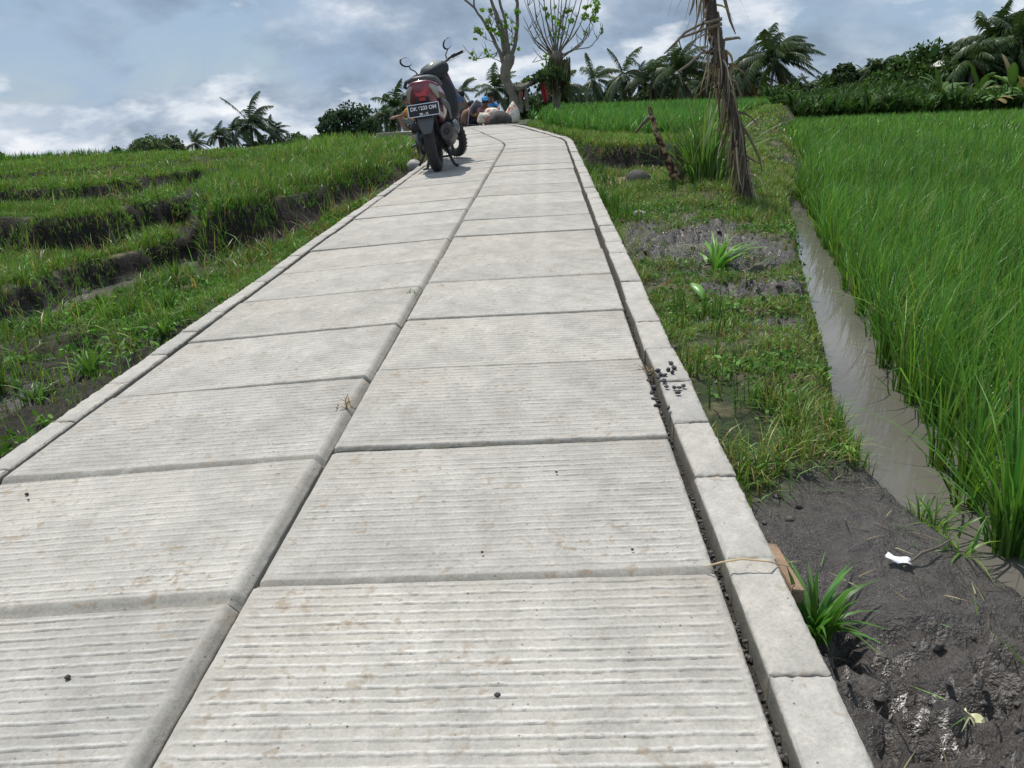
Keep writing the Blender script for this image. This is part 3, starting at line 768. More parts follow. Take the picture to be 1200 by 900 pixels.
for (u_, v_, n_, lab_) in ((1096, 618, 26, 'short grass tuft at the ditch edge of the mud, above the plastic scrap'), (1075, 596, 30, 'grass tuft on the mud rim closest to the grassy strip'), (1128, 652, 22, 'grass tuft leaning over the ditch beside the separate rice clump')):
    d_ = CM.T @ np.array([u_ - 600, v_ - 450, 933.0]); t_ = (-.03 - CC[2]) / d_[2]; q_ = CC + t_ * d_
    tuft('grass_tuft', lab_, 'grass tuft', float(q_[0]), float(q_[1]), n_, .10, .006, .8, (.14, .26, .05), .05)
# plant with long arching leaves beside the dead trunk
bx, by = 1.93, 7.35
p = empty('pandan_bush', (bx, by, ground_z(bx, by))); tag(p, 'bushy clump of long arching green blades beside the mottled stick', 'bush')
n = 210; a = rng.uniform(0, 2 * PI, n); r = rng.uniform(0, .28, n)
ct = cvar(n, (.11, .22, .05), .28)
blades('leaves', np.cos(a) * r, np.sin(a) * r * .8, np.zeros(n) - .02, .78 * rng.uniform(.35, 1.1, n), .020 * rng.uniform(.6, 1.3, n), np.clip(rng.gamma(2.6, .17, n), .03, 1.1), a, ct * .7, ct, M_GRASS, 6, p, kind=None)
n = 9; ct = cvar(n, (.34, .46, .20), .12)
blades('pale_leaves', rng.normal(-.03, .05, n), rng.normal(0, .05, n), np.zeros(n), np.array([1.12, 1.05, 1.15, .95, .8, .6, .62, .55, .5]), np.full(n, .026), np.array([.18, .22, .14, .30, .2, 1.0, .9, .9, 1.0]), np.array([.3, .1, .6, .2, 2.5, 3.0, .1, 3.3, .3]), ct * .8, ct, M_GRASS, 7, p, kind=None)

# ------------------------------------------------------------------ small things on the ground
def stone(name, label, cat, loc, r, mat, seed, rot=0, group=None, parent=None, n=12, m=8, ns=.13):
    o = MB().ellipsoid((0, 0, 0), r, n, m, noise=ns, seed=seed).build(name, mat, parent, sub=1); o.location = loc; o.rotation_euler = (0, 0, rot)
    if label: tag(o, label, cat, group)
    return o
stone('rock', 'rough dark rock on the bare straw patch left of the stick', 'rock', (1.46, 8.3, ground_z(1.46, 8.3) + .03), (.14, .12, .11), M_STONE_D, 3)
stone('white_stone', 'pale stone in the grass beside the right kerb', 'stone', (1.20, 5.85, ground_z(1.20, 5.85) + .03), (.055, .05, .05), M_STONE_L, 5)
stone('boulder', 'pale boulder in the grass left of the scooter engine', 'stone', (-1.12, 10.3, ground_z(-1.12, 10.3) + .07), (.10, .1, .09), M_STONE_L, 8)
M_DROP = simple('dropping', (.045, .042, .045), .7, 0, .3, 60, .002)
dr = random.Random(5)
drops = [(771, 436), (762, 434), (766, 448), (774, 441), (783, 435), (779, 441), (788, 438), (790, 433), (771, 444), (778, 448), (781, 455), (790, 456), (794, 462), (801, 454), (796, 456), (783, 480), (760, 441), (764, 455), (767, 462), (770, 470), (775, 479), (791, 409), (786, 427), (777, 484)]
def on_plane(u, v, z0):
    d = CM.T @ np.array([u - 600, v - 450, 933.0]); z = z0
    for _ in range(6):
        t = (z - CC[2]) / d[2]; P = CC + t * d; z = float(road_z(P[0], P[1])) + z0
    return P[0], P[1], z
proto = None
for i, (u, v) in enumerate(drops):
    x, y, z = on_plane(u, v, .015)
    if proto is None:
        proto = stone('dropping', 'small dark round dropping lying on or beside the pale right kerb', 'dropping', (0, 0, 0), (.0088, .0072, .0062), M_DROP, 2, group='dark droppings scattered on the right kerb', ns=.3); o = proto
    else: o = proto.copy(); COL.objects.link(o)
    o.location = (x, y, z + (.005 if x > .818 else -.012)); o.rotation_euler = (0, 0, dr.uniform(0, 6)); o.scale = [dr.uniform(.6, 1.1), dr.uniform(.6, 1.1), dr.uniform(.6, 1.0)]
# pebbles on the slabs, each sitting where it lies in the photo
pebs = [(28, 566, 'small dark pebble on the left slab row near the left picture edge'), (30, 573, 'smaller dark pebble lying just below another at the left picture edge'),
        (78, 789, 'dark pebble on the lower left slab'), (565, 648, 'brown pebble in the middle of the second right-hand slab'), (583, 816, 'dark pebble low on the nearest right-hand slab'),
        (294, 668, 'dark grey pebble wedged in the centre joint where the slabs meet'), (652, 554, 'tiny dark chip on the ribbed slab in the middle of the road'), (741, 645, 'tiny black chip near the right end of the second slab')]
for i, (u, v, lab) in enumerate(pebs):
    x, y, z = on_plane(u, v, 0); s = (.0042 if i in (0, 2, 4, 5) else .0026)
    if x < 0: z -= .035 * min(1, -x / .8) + (.014 if i == 5 else 0)
    stone('pebble', lab, 'pebble', (x, y, z + .002), (s * 1.2, s, s * .9), M_STONE_D, i + 20, group='loose pebbles on the road slabs')
for (u, v, r, lab) in ((269, 706, .007, 'whitish pebble wedged in the centre joint near the bottom of the picture'), (244, 757, .006, 'small white chip in the centre joint'), (234, 778, .005, 'small grey stone deep in the centre joint, below the white chip')):
    x, y, z = on_plane(u, v, -.017); stone('pebble', lab, 'pebble', (x, y, z), (r, r, r * .8), M_STONE_L if 'whit' in lab else M_STONE_D, int(u), group='loose pebbles on the road slabs')
# gravel in the right gap
gm = MB(); gr_ = random.Random(9)
for i in range(520):
    s = S_OFF + gr_.uniform(.55, 3.2) ** 1.0; l = gr_.uniform(.806, .818); x, y = road_pt(s, l); r = gr_.uniform(.0015, .0048)
    if gr_.random() > math.exp(-(s - S_OFF - .6) * .8): r *= .6
    gm.ellipsoid((float(x), float(y), float(road_z(np.array(float(x)), np.array(float(y)))) - gr_.uniform(.022, .033)), (r, r * gr_.uniform(.7, 1.2), r * .8), 6, 4, noise=.2, seed=i)
g = gm.build('gravel', simple('gap_gravel', (.10, .095, .09), .8, 0, .5, 120), smooth=False); tag(g, 'dark fine gravel lying in the gap between the slabs and the right kerb', 'gravel', kind='stuff')
# brick shard outside the kerb
bm_ = MB()
for k_, (u0, v0, u1, v1) in enumerate(((893, 618, 912, 655), (910, 660, 928, 695))):
    pass
x, y, z = .945, 1.235, ground_z(.945, 1.235)
o = MB().box((0, 0, 0), (.022, .15, .03)).build('brick_shard', simple('old_brick', (.30, .20, .13), .95, 0, .4, 30, .008), bevel=.004, smooth=False)
o.location = (.934, 1.22, float(road_z(.934, 1.22)) - .045); o.rotation_euler = (.02, .15, .05); tag(o, 'narrow tan brick shard pressed against the outside of the right kerb', 'brick')
# litter
def sheet(name, label, cat, x, y, z, w, h, mat, rot, seed, fold=.01):
    n = 7; V = []; r_ = random.Random(seed); F = []
    for i in range(n):
        for j in range(n):
            a, b = i / (n - 1) - .5, j / (n - 1) - .5
            e = .92 + .08 * math.sin(i * 2.1 + seed) * math.cos(j * 1.7)
            V.append((a * w * e, b * h * e, fold * math.sin(a * 7 + seed) * math.cos(b * 6) + r_.uniform(-.3, .3) * fold))
    for i in range(n - 1):
        for j in range(n - 1): F.append((i * n + j, i * n + j + 1, (i + 1) * n + j + 1, (i + 1) * n + j))
    o = MB().add(V, F).build(name, mat); o.location = (x, y, z); o.rotation_euler = (.05, .1, rot); tag(o, label, cat)
    s = o.modifiers.new('thick', 'SOLIDIFY'); s.thickness = .0012
    return o
def px_ground(u, v):
    d = CM.T @ np.array([u - 600, v - 450, 933.0]); z = .0
    for _ in range(12):
        t = (z - CC[2]) / d[2]; P = CC + t * d; z = ground_z(P[0], P[1])
    return P[0], P[1], z
x, y, z = px_ground(1052, 662); sheet('plastic_scrap', 'small white scrap of plastic lying on the dark wet mud', 'litter', x, y, z + .012, .045, .022, simple('white_plastic', (.75, .77, .78), .3, 0, .05, 8), -.4, 2, .003)
x, y, z = px_ground(1142, 848); sheet('wrapper', 'crumpled pale yellow wrapper half buried in the mud at the lower right', 'litter', x, y, z + .008, .03, .035, simple('wrapper', (.55, .55, .32), .4, 0, .3, 40), .5, 5, .008)
x, y, z = px_ground(812, 350)
def leaf_shape(name, label, loc, L, W, col, rot, pitch=.15):
    V = []; F = []; n = 9
    for i in range(n):
        t = i / (n - 1); w = W * math.sin(PI * min(1, t * .93 + .05)) ** .8
        for sg in (-1, 0, 1): V.append((sg * w / 2, t * L, .02 * math.sin(PI * t) + abs(sg) * .012))
    for i in range(n - 1):
        for j in (0, 1): F.append((i * 3 + j, i * 3 + j + 1, i * 3 + 4 + j, i * 3 + 3 + j))
    o = MB().add(V, F).build(name, simple(name + '_green', col, .4, 0, .15, 20)); o.location = loc; o.rotation_euler = (pitch, 0, rot); tag(o, label, 'leaf')
    s = o.modifiers.new('thick', 'SOLIDIFY'); s.thickness = .001
leaf_shape('fallen_leaf', 'single broad light green leaf lying on the dark mud', (x - .01, y + .03, z + .05), .12, .045, (.12, .26, .05), 3.5, -.5)
o = MB()
pts = []
for (u, v, dz) in ((826, 664, .014), (845, 659, .03), (870, 655, .034), (900, 658, .03), (925, 664, -.0)):
    x, y, z = on_plane(u, v, dz); pts.append((x, y, z))
o.tube(pts, [.0012, .0016, .0018, .0016, .001], 6).build('straw', simple('straw', (.55, .42, .24), .7, 0, .1, 8)); tag(COL.objects[-1] if False else bpy.data.objects['straw'], 'thin dry straw lying across the right kerb', 'straw')
x, y, z = px_ground(1085, 660)
o = MB().tube([(-.055, -.03, .0), (-.01, 0, .012), (.03, .02, .012), (.06, .035, .02)], [.0025, .003, .0025, .0015], 6).build('twig', M_BARK); o.location = (x, y, z + .01); tag(o, 'thin brown twig lying on the mud by the ditch edge', 'twig')
# crumbs of dung / clods on mud
cm = MB()
for i in range(170):
    x = gr_.uniform(.93, 1.36); y = gr_.uniform(.75, 1.75)
    r = gr_.uniform(.003, .011)
    if fbm(np.array([x]), np.array([y]), 6, 2, 201)[0] < .48: continue
    cm.ellipsoid((x, y, ground_z(x, y) + r * .3), (r, r * gr_.uniform(.6, 1.3), r * .7), 7, 5, noise=.25, seed=i)
for i in range(150):
    x = gr_.gauss(1.40, .20); y = gr_.choice([gr_.gauss(4.6, .8), gr_.gauss(3.3, .25)]); r = gr_.uniform(.006, .015)
    if x < .98 or x > float(xr(DL, y)) - .04 or math.hypot((x - 1.38) / .24, (y - 4.56) / .2) < 1: continue
    cm.ellipsoid((x, y, ground_z(x, y) + r * .2), (r, r * gr_.uniform(.6, 1.4), r * .6), 7, 5, noise=.28, seed=i + 900)
c = cm.build('mud', simple('mud_clods', (.062, .055, .050), .3, 0, .3, 60, .003)); tag(c, 'small wet clods scattered over the dark mud patches right of the kerb', 'mud', kind='stuff')

n = 170; X = rng.uniform(.94, 1.38, n); Y = rng.uniform(.72, 1.8, n); Z = terrain(X[None, :], Y[None, :])[0][0]; k = X < xr(DL, Y) - .02; X, Y, Z = X[k], Y[k], Z[k]; n = len(X)
ct = cvar(n, (.06, .05, .035), .5); q_ = rng.random(n) < .25; ct[q_] = cvar(q_.sum(), (.28, .25, .14), .3); q_ = rng.random(n) < .12; ct[q_] = cvar(q_.sum(), (.10, .20, .05), .3)
blades('debris', X, Y, Z + .004, rng.uniform(.006, .016, n), rng.uniform(.0015, .004, n), rng.uniform(2.0, 5.0, n), rng.uniform(0, 6.3, n), ct, ct, M_DRYLEAF, 3, None, 'shreds of dead grass and leaf trodden into the wet mud', 'debris', curl=.02)

def joint_tuft(name, label, cat, u, v, n, h, col, mat):
    x, y, z = on_plane(u, v, -.012); p = empty(name, (x, y, z)); tag(p, label, cat); a = rng.uniform(0, 6.3, n); ct = cvar(n, col, .25)
    blades('leaves', rng.normal(0, .008, n), rng.normal(0, .014, n), np.zeros(n), h * rng.uniform(.4, 1.1, n), np.full(n, .0045), np.clip(rng.gamma(3, .3, n), .1, 1.3), a, ct * .8, ct, mat, 3, p, kind=None)
joint_tuft('weed', 'tiny green weed sprouting from the centre joint of the road', 'weed', 482, 346, 22, .035, (.13, .20, .05), M_GRASS)
joint_tuft('straw_wisp', 'wisp of dry brown straw caught in the centre joint of the road', 'straw', 407, 478, 16, .05, (.34, .25, .14), M_DRYLEAF)
joint_tuft('straw_wisp', 'dry straw wisp stuck in the kerb gap beside the dark droppings', 'straw', 764, 440, 18, .05, (.34, .25, .14), M_DRYLEAF)
# stick and dead stump in the bush
def limb(mb, a, b, r0, r1, wob_=.03, n=9, seed=0, seg=8):
    r_ = random.Random(seed); a = Vector(a); b = Vector(b); L = (b - a).length; pts = []; rad = []
    for i in range(n):
        t = i / (n - 1); q = a.lerp(b, t)
        if 0 < i < n - 1: q += Vector([r_.uniform(-1, 1) * wob_ * L for _ in range(3)])
        pts.append(q); rad.append((r0 * (1 - t) + r1 * t) * r_.uniform(.9, 1.12))
    mb.tube(pts, rad, seg); return pts
M_STICK = None
def stick_mat():
    m, nt, bs = new_mat('mottled_stick'); co = objco(nt); n = noise(nt, 26, 3, .5, co)
    c = ramp(nt, n.outputs['Fac'], [(.42, (.03, .02, .015)), (.5, (.18, .10, .05)), (.62, (.42, .30, .18))]).outputs['Color']
    nt.links.new(c, bs.inputs['Base Color']); bs.inputs['Roughness'].default_value = .8; bump(nt, bs, n.outputs['Fac'], .6, .01); return m
M_STICK = stick_mat()
st_ = empty('broken_stick', (1.66, 7.2, ground_z(1.66, 7.2))); tag(st_, 'mottled brown broken stick leaning up left of the arching bush', 'stick')
P0 = Vector(st_.location)
mbx = MB(); pt = [at(803, 236, 7.25), at(792, 208, 7.2), at(779, 180, 7.15), at(769, 155, 7.1), at(761, 125, 7.1)]
mbx.tube([p_ - P0 for p_ in pt], [.050, .045, .034, .027, .016], 10).build('stem', M_STICK, st_)
mbx = MB(); pt = [at(808, 232, 7.3), at(799, 205, 7.3), at(793, 180, 7.35), at(790, 170, 7.35)]
mbx.tube([p_ - P0 for p_ in pt], [.055, .045, .036, .022], 10).build('side_stem', M_BARK, st_)
mbx = MB(); pt = [at(745, 155, 7.9), at(755, 143, 7.7), at(762, 136, 7.4), at(767, 140, 7.12)]
mbx.tube([p_ - P0 for p_ in pt], [.012, .016, .018, .016], 8).build('twig', M_BARK, st_)

# ------------------------------------------------------------------ dead banana-like stem hung with dry leaves
TY = 6.5
tr = empty('withered_plant', tuple(at(875, 246, TY))); tag(tr, 'leaning dead trunk wrapped in shredded grey-brown dry leaves', 'dead trunk'); P0 = Vector(tr.location)
axis_px = [(876, 250), (874, 220), (870, 190), (864, 160), (858, 130), (852, 100), (846, 70), (840, 40), (833, 10), (826, -25), (818, -70), (808, -130)]
TP = [at(u, v, TY) for u, v in axis_px]
mbx = MB(); r_ = random.Random(12)
mbx.tube([p_ - P0 for p_ in TP], [.060, .050, .040, .036, .034, .034, .036, .038, .04, .045, .045, .03], 12).build('stem', simple('dead_stem', (.13, .105, .085), .9, 0, .5, 16, .03), tr)
def strip_leaves(n, seed, cols, w0, w1, lmin, lmax, bend_out, name, tmin=.05, tmax=1.0):
    r_ = random.Random(seed); V = []; F = []; C = []
    for i in range(n):
        t = r_.uniform(tmin, tmax) * (len(TP) - 1); k = min(int(t), len(TP) - 2); p_ = TP[k].lerp(TP[k + 1], t - k) - P0
        a = r_.uniform(0, 2 * PI); d = Vector((math.cos(a), math.sin(a), 0)); L = r_.uniform(lmin, lmax); w = r_.uniform(w0, w1)
        o_ = r_.uniform(.15, 1) * bend_out; q = p_ + d * .045; dirv = (d * o_ + Vector((0, 0, r_.uniform(-.2, .5) * o_))).normalized()
        if r_.random() < .8: dirv = (d * o_ * .6 + Vector((0, 0, -1))).normalized()
        side = dirv.cross(Vector((r_.uniform(-1, 1), r_.uniform(-1, 1), .3))).normalized(); c = cols[r_.randrange(len(cols))]; g_ = r_.uniform(.7, 1.3)
        b0 = len(V); ns = 6; cur = q.copy(); ddr = dirv.copy()
        for s in range(ns + 1):
            tt = s / ns; ww = w * (1 - tt ** 2) * .5 + .001
            V += [cur - side * ww, cur + side * ww + Vector((0, 0, .004))]; C += [tuple(x * g_ for x in c)] * 2
            ddr = (ddr + Vector((r_.uniform(-.22, .22), r_.uniform(-.22, .22), -.42))).normalized(); cur = cur + ddr * (L / ns)
        for s in range(ns): F.append((b0 + 2 * s, b0 + 2 * s + 1, b0 + 2 * s + 3, b0 + 2 * s + 2))
    return mesh_np(name, np.array([tuple(v) for v in V]), [np.array(F)], M_DRYLEAF, tr, col=np.array(C))
DC = [(.22, .165, .11), (.13, .10, .07), (.30, .235, .16), (.08, .062, .045), (.38, .31, .23), (.17, .14, .11)]
strip_leaves(240, 5, DC, .006, .024, .12, .45, .55, 'dry_leaves', .08)
strip_leaves(46, 9, [(.46, .38, .29), (.34, .27, .20)], .005, .016, .15, .5, 1.1, 'loose_strips', .1, .9)
# bent stalks
for i, px in enumerate(([(846, 22), (822, 28), (803, 38), (790, 52), (778, 63)], [(846, 28), (826, 34), (810, 40), (795, 45), (798, 56)], [(836, 0), (814, -12), (812, 6), (808, 18)],
                        [(845, 58), (822, 62), (808, 75), (795, 84), (800, 100)], [(850, 46), (866, 44), (868, 46)], [(848, -5), (856, 25), (862, 40)], [(852, 60), (830, 62), (810, 51)],
                        [(858, 95), (862, 96), (868, 112), (864, 118)], [(868, 145), (878, 160), (890, 185), (893, 200)], [(872, 180), (880, 186), (891, 192)])):
    pt = [at(u, v, TY - .1 + .02 * i) - P0 for u, v in px]; m_ = MB(); m_.tube(pt, [.013] + [.010] * (len(pt) - 2) + [.004], 7).build('leaf_stalk', M_DRYLEAF2 if False else simple('stalk', (.22, .18, .13), .85, 0, .3, 12, .01), tr)

# ------------------------------------------------------------------ trees
def leaf_cloud(cents, rads, n, size, col, seed, up=.3, asp=1.8, sig=.28):
    """n leaf quads spread in clumps: centres (k,3), radii (k,)"""
    g = np.random.default_rng(seed); cents = np.array(cents, float); rads = np.array(rads, float)
    w = rads ** 2; k = g.choice(len(cents), n, p=w / w.sum())
    d = g.normal(size=(n, 3)); d /= np.linalg.norm(d, axis=1)[:, None]; r = rads[k] * g.uniform(.35, 1.05, n) ** .6
    P = cents[k] + d * r[:, None] * np.array([1, 1, .8])
    a = g.normal(size=(n, 3)) + d * .6; a[:, 2] += up * g.choice([-1, 1], n) * .3; a /= np.linalg.norm(a, axis=1)[:, None]
    b = np.cross(a, g.normal(size=(n, 3))); b /= np.linalg.norm(b, axis=1)[:, None]
    s = size * g.lognormal(0, .3, n)[:, None]
    V = np.stack([P - a * s * asp * .5, P + b * s * .5, P + a * s * asp * .5, P - b * s * .5], 1).reshape(-1, 3)
    cl = g.lognormal(0, .22, len(cents))[k]
    C = np.array(col)[None, :] * (g.lognormal(0, sig, n) * cl)[:, None]; C[:, 0] *= 1 + g.normal(0, .12, n)
    C = np.repeat(np.clip(C, .003, .9), 4, 0); i = np.arange(n) * 4
    return V, np.stack([i, i + 1, i + 2, i + 3], 1), C
def leafy_tree(name, label, cat, base, H, Wd, col, seed, n=3000, leaf=.12, group=None, trunk=.2, crown_lo=.2, clumps=22):
    r_ = random.Random(seed); o = empty(name, tuple(base)); tag(o, label, cat, group)
    mb = MB(); cents = []; rads = []
    top = H * .8
    limb(mb, (0, 0, -.3), (r_.uniform(-.05, .05) * H, 0, top * .75), trunk * .5, trunk * .2, .03, 8, seed)
    for i in range(clumps):
        a = r_.uniform(0, 2 * PI); t = r_.random(); z = H * (crown_lo + (1 - crown_lo) * t) * .92; rr_ = Wd * .5 * math.sin(PI * min(.97, .25 + .7 * t)) ** .7 * r_.uniform(.4, 1)
        c = (math.cos(a) * rr_, math.sin(a) * rr_ * .8, z); cents.append(c); rads.append(Wd * r_.uniform(.10, .2))
        if i % 2 == 0: limb(mb, (0, 0, max(.1, z * .45)), c, trunk * .16, trunk * .05, .05, 5, seed + i, 5)
    mb.build('trunk', M_BARK, o)
    V, F, C = leaf_cloud(cents, rads, n, leaf, col, seed); mesh_np('crown', V, [F], M_LEAF, o, col=C)
    return o
def palm(name, label, base, H, R, seed, group, wind=(1.0, .1), nf=20, col=(.055, .085, .032), tilt=.05, cat='coconut palm', nl=40, wl=.05, trunk_r=None, old=3):
    """coconut palm: ringed trunk, crown of pinnate fronds swept by the wind"""
    r_ = random.Random(seed); o = empty(name, tuple(base)); tag(o, label, cat, group)
    mb = MB(); pts = []; rad = []; tr_ = trunk_r or .14
    n = 16; dx = r_.uniform(-tilt, tilt) * H; 
    for i in range(n):
        t = i / (n - 1); pts.append(Vector((dx * t * t, 0, H * t - .3 * (1 - t)))); rad.append(tr_ * (1.25 - .55 * t) * (1.06 if i % 2 else .97))
    mb.tube(pts, rad, 10).build('trunk', M_PALMTRUNK, o); top = pts[-1]
    V = []; F = []; C = []; W = Vector((wind[0], wind[1], 0))
    for f in range(nf):
        a = 2 * PI * f / nf * 2.4 + r_.uniform(-.3, .3); el = math.radians(r_.choice([75, 60, 50, 35, 20, 5, -15]) + r_.uniform(-8, 8))
        if f < old: el = math.radians(-45 + r_.uniform(-20, 10))
        L = R * r_.uniform(.8, 1.08); d = Vector((math.cos(a) * math.cos(el), math.sin(a) * math.cos(el), math.sin(el))); p_ = top.copy(); cc = np.array(col) * r_.uniform(.7, 1.35)
        if f < old: cc = np.array((.13, .10, .045))
        seg = 10; spine = [p_.copy()]; dirs = [d.copy()]
        for s in range(seg):
            d = (d + Vector((0, 0, -.155)) + W * .085).normalized(); p_ = p_ + d * (L / seg); spine.append(p_.copy()); dirs.append(d.copy())
        b0 = len(V)
        for s in range(seg + 1):   # rachis ribbon
            w_ = .02 * R / 3 * (1 - s / seg * .8) + .004; q = dirs[s].cross(Vector((0, 0, 1))).normalized() * w_; V += [spine[s] - q, spine[s] + q]; C += [cc * 1.4] * 2
        for s in range(seg): F.append((b0 + 2 * s, b0 + 2 * s + 1, b0 + 2 * s + 3, b0 + 2 * s + 2))
        for k in range(nl):
            t = .12 + .88 * k / (nl - 1); x_ = t * seg; s = min(int(x_), seg - 1); p1 = spine[s].lerp(spine[s + 1], x_ - s); dd = dirs[s]
            sidev = dd.cross(Vector((0, 0, 1))).normalized(); ll = R * .30 * math.sin(PI * min(.93, .12 + t * .8)) * r_.uniform(.8, 1.1)
            for sg in (-1, 1):
                ld = (sidev * sg * .75 + dd * .55 + Vector((0, 0, -.35 - .25 * r_.random())) + W * .35).normalized()
                mid = p1 + ld * ll * .5; tip = p1 + (ld + Vector((0, 0, -.35)) + W * .1).normalized() * ll; q = dd * wl * .5 * R / 3
                b = len(V); V += [p1 - q, p1 + q, mid + q * .9, mid - q * .9, tip]; cv = cc * r_.uniform(.75, 1.25); C += [cv] * 5
                F.append((b, b + 1, b + 2, b + 3)); F.append((b + 3, b + 2, b + 4, b + 4))
    V = np.array([tuple(v) for v in V]); F4 = np.array([f for f in F if f[2] != f[3]]); F3 = np.array([f[:3] for f in F if f[2] == f[3]])
    mesh_np('crown', V, [F4, F3], M_PALM, o, col=np.array(C)); return o
def top_h(u, v, Y, ground): 
    p_ = at(u, v, Y); return p_.x, Y, max(.5, p_.z - ground)
PG = 'coconut palms behind the upper rice'
palms = [ # u, v of crown centre, Y, R, label
    (697, 94, 100, 3.3, 'coconut palm with a loose spreading crown, first one right of the pollarded trees'),
    (731, 88, 96, 3.3, 'slim coconut palm with an upright spiky crown against the sky'),
    (763, 92, 92, 3.4, 'dark shaggy coconut palm between the slim palm and the broad palm'),
    (797, 86, 88, 3.6, 'broad dark coconut palm just left of the dead leaning trunk'),
    (826, 98, 96, 3.0, 'low dark coconut palm half hidden behind the dead leaning trunk'),
    (872, 82, 90, 3.5, 'dark coconut palm directly right of the dead leaning trunk'),
    (905, 72, 82, 4.3, 'largest coconut palm, its tall fronds swept to the right by the wind'),
    (655, 104, 80, 2.7, 'coconut palm standing behind the second pollarded tree'),
    (579, 104, 78, 2.4, 'small dark coconut palm beside the first pollarded trunk, left of it'),
    (541, 108, 84, 2.0, 'small distant coconut palm right of the scooter seat')]
for i, (u, v, Y, R, lab) in enumerate(palms):
    x, y, h = top_h(u, v, Y, .2)
    palm('coconut_palm', lab, (x, Y, .2), h, R * 1.12, 40 + i, PG, wl=.075, nf=(22, 18, 27, 26, 21, 24, 30, 26, 20, 17)[i], nl=40, wind=((.7, .1), (.3, 0), (1.2, .1), (1.0, .2), (.8, 0), (1.1, 0), (1.3, .1), (.3, 0), (.5, 0), (.6, 0))[i], old=(2, 3, 6, 5, 4, 5, 3, 4, 2, 2)[i])
for i, (u, v, Y, R, lab) in enumerate([(716, 108, 112, 2.9, 'small far palm in the gap right of the first skyline palm'), (748, 100, 110, 3.2, 'far palm in the belt, just right of the slim upright palm'), (781, 99, 112, 3.3, 'far palm filling the belt left of the broad dark palm'), (812, 96, 110, 3.4, 'far palm in the belt immediately left of the dead trunk'),
        (842, 92, 108, 3.3, 'far palm seen through the dry leaves right of the dead trunk'), (858, 90, 106, 3.4, 'tall far palm between the dead trunk and the largest palm'), (888, 96, 104, 3.2, 'far palm tucked under the left fronds of the largest palm'), (926, 104, 108, 2.6, 'far palm under the right fronds of the largest palm'), (674, 112, 106, 2.6, 'far palm right beside the second pollarded trunk'), (600, 112, 96, 2.2, 'far palm behind the first pollarded trunk')]):
    x, y, h = top_h(u, v, Y, .2); palm('coconut_palm', lab, (x, Y, .2), h, R, 150 + i, PG, wl=.085, nf=20 + i % 5, nl=34, col=(.040, .064, .026), old=4)
PGL = 'coconut palms beyond the left terraces'
for i, (u, v, Y, R, lab) in enumerate([(292, 146, 62, 2.2, 'windswept coconut palm, tallest of the dark cluster beyond the left terraces'), (273, 155, 66, 1.5, 'small palm at the left of the dark cluster beyond the left terraces'), (258, 160, 62, 1.2, 'shortest palm at the left end of the cluster beyond the terraces'),
                                      (321, 156, 64, 1.2, 'small upright palm right of the tallest left palm'), (228, 168, 64, 1.0, 'tiny palm right of the pale-leaved shrubs on the left skyline'), (466, 128, 48, 1.5, 'feathery palm on the left skyline close to the scooter'), (452, 135, 50, 1.1, 'small palm between the dark grove and the feathery palm')]):
    x, y, h = top_h(u, v, Y, -2.2); palm('coconut_palm', lab, (x, Y, -2.2), h, R * 1.25, 70 + i, PGL, wl=.09, nf=22, nl=32, col=(.05, .08, .035))
# left skyline shrubs and trees
for i, (u, vt, Y, W, col, lab) in enumerate([(170, 163, 60, 3.0, (.09, .13, .06), 'round loose shrub on the left skyline, left of its twin'), (193, 161, 60, 2.6, (.09, .13, .06), 'pale-leaved shrub beside the tiny palm on the left skyline'), (150, 173, 60, 2.2, (.06, .10, .03), 'low shrub at the left end of the skyline shrubs'), (345, 158, 66, 2.2, (.05, .085, .035), 'low dark shrub right of the windswept palms'),
                                            (398, 128, 56, 2.4, (.05, .085, .045), 'dark tree at the left of the grove left of the scooter'), (414, 122, 56, 2.6, (.05, .085, .045), 'tallest dark tree in the grove left of the scooter'), (432, 124, 56, 2.6, (.05, .09, .045), 'dark tree at the right of the grove left of the scooter'),
                                            (383, 130, 55, 1.3, (.05, .08, .045), 'slim tree at the left end of the grove left of the scooter'), (300, 160, 64, 2.4, (.045, .075, .03), 'dark bushy tree filling the cluster under the tallest left palm'), (-4, 180, 70, 1.5, (.09, .1, .09), 'small pale tree at the far left picture edge')]):
    x, y, h = top_h(u, vt, Y, -2.2); leafy_tree('skyline_tree' if i > 3 else 'shrub', lab, 'tree' if i > 3 else 'shrub', (x, Y, -2.2), h, W * 1.5, col, 90 + i, 2600, .12, 'trees and shrubs on the left skyline', crown_lo=.15)

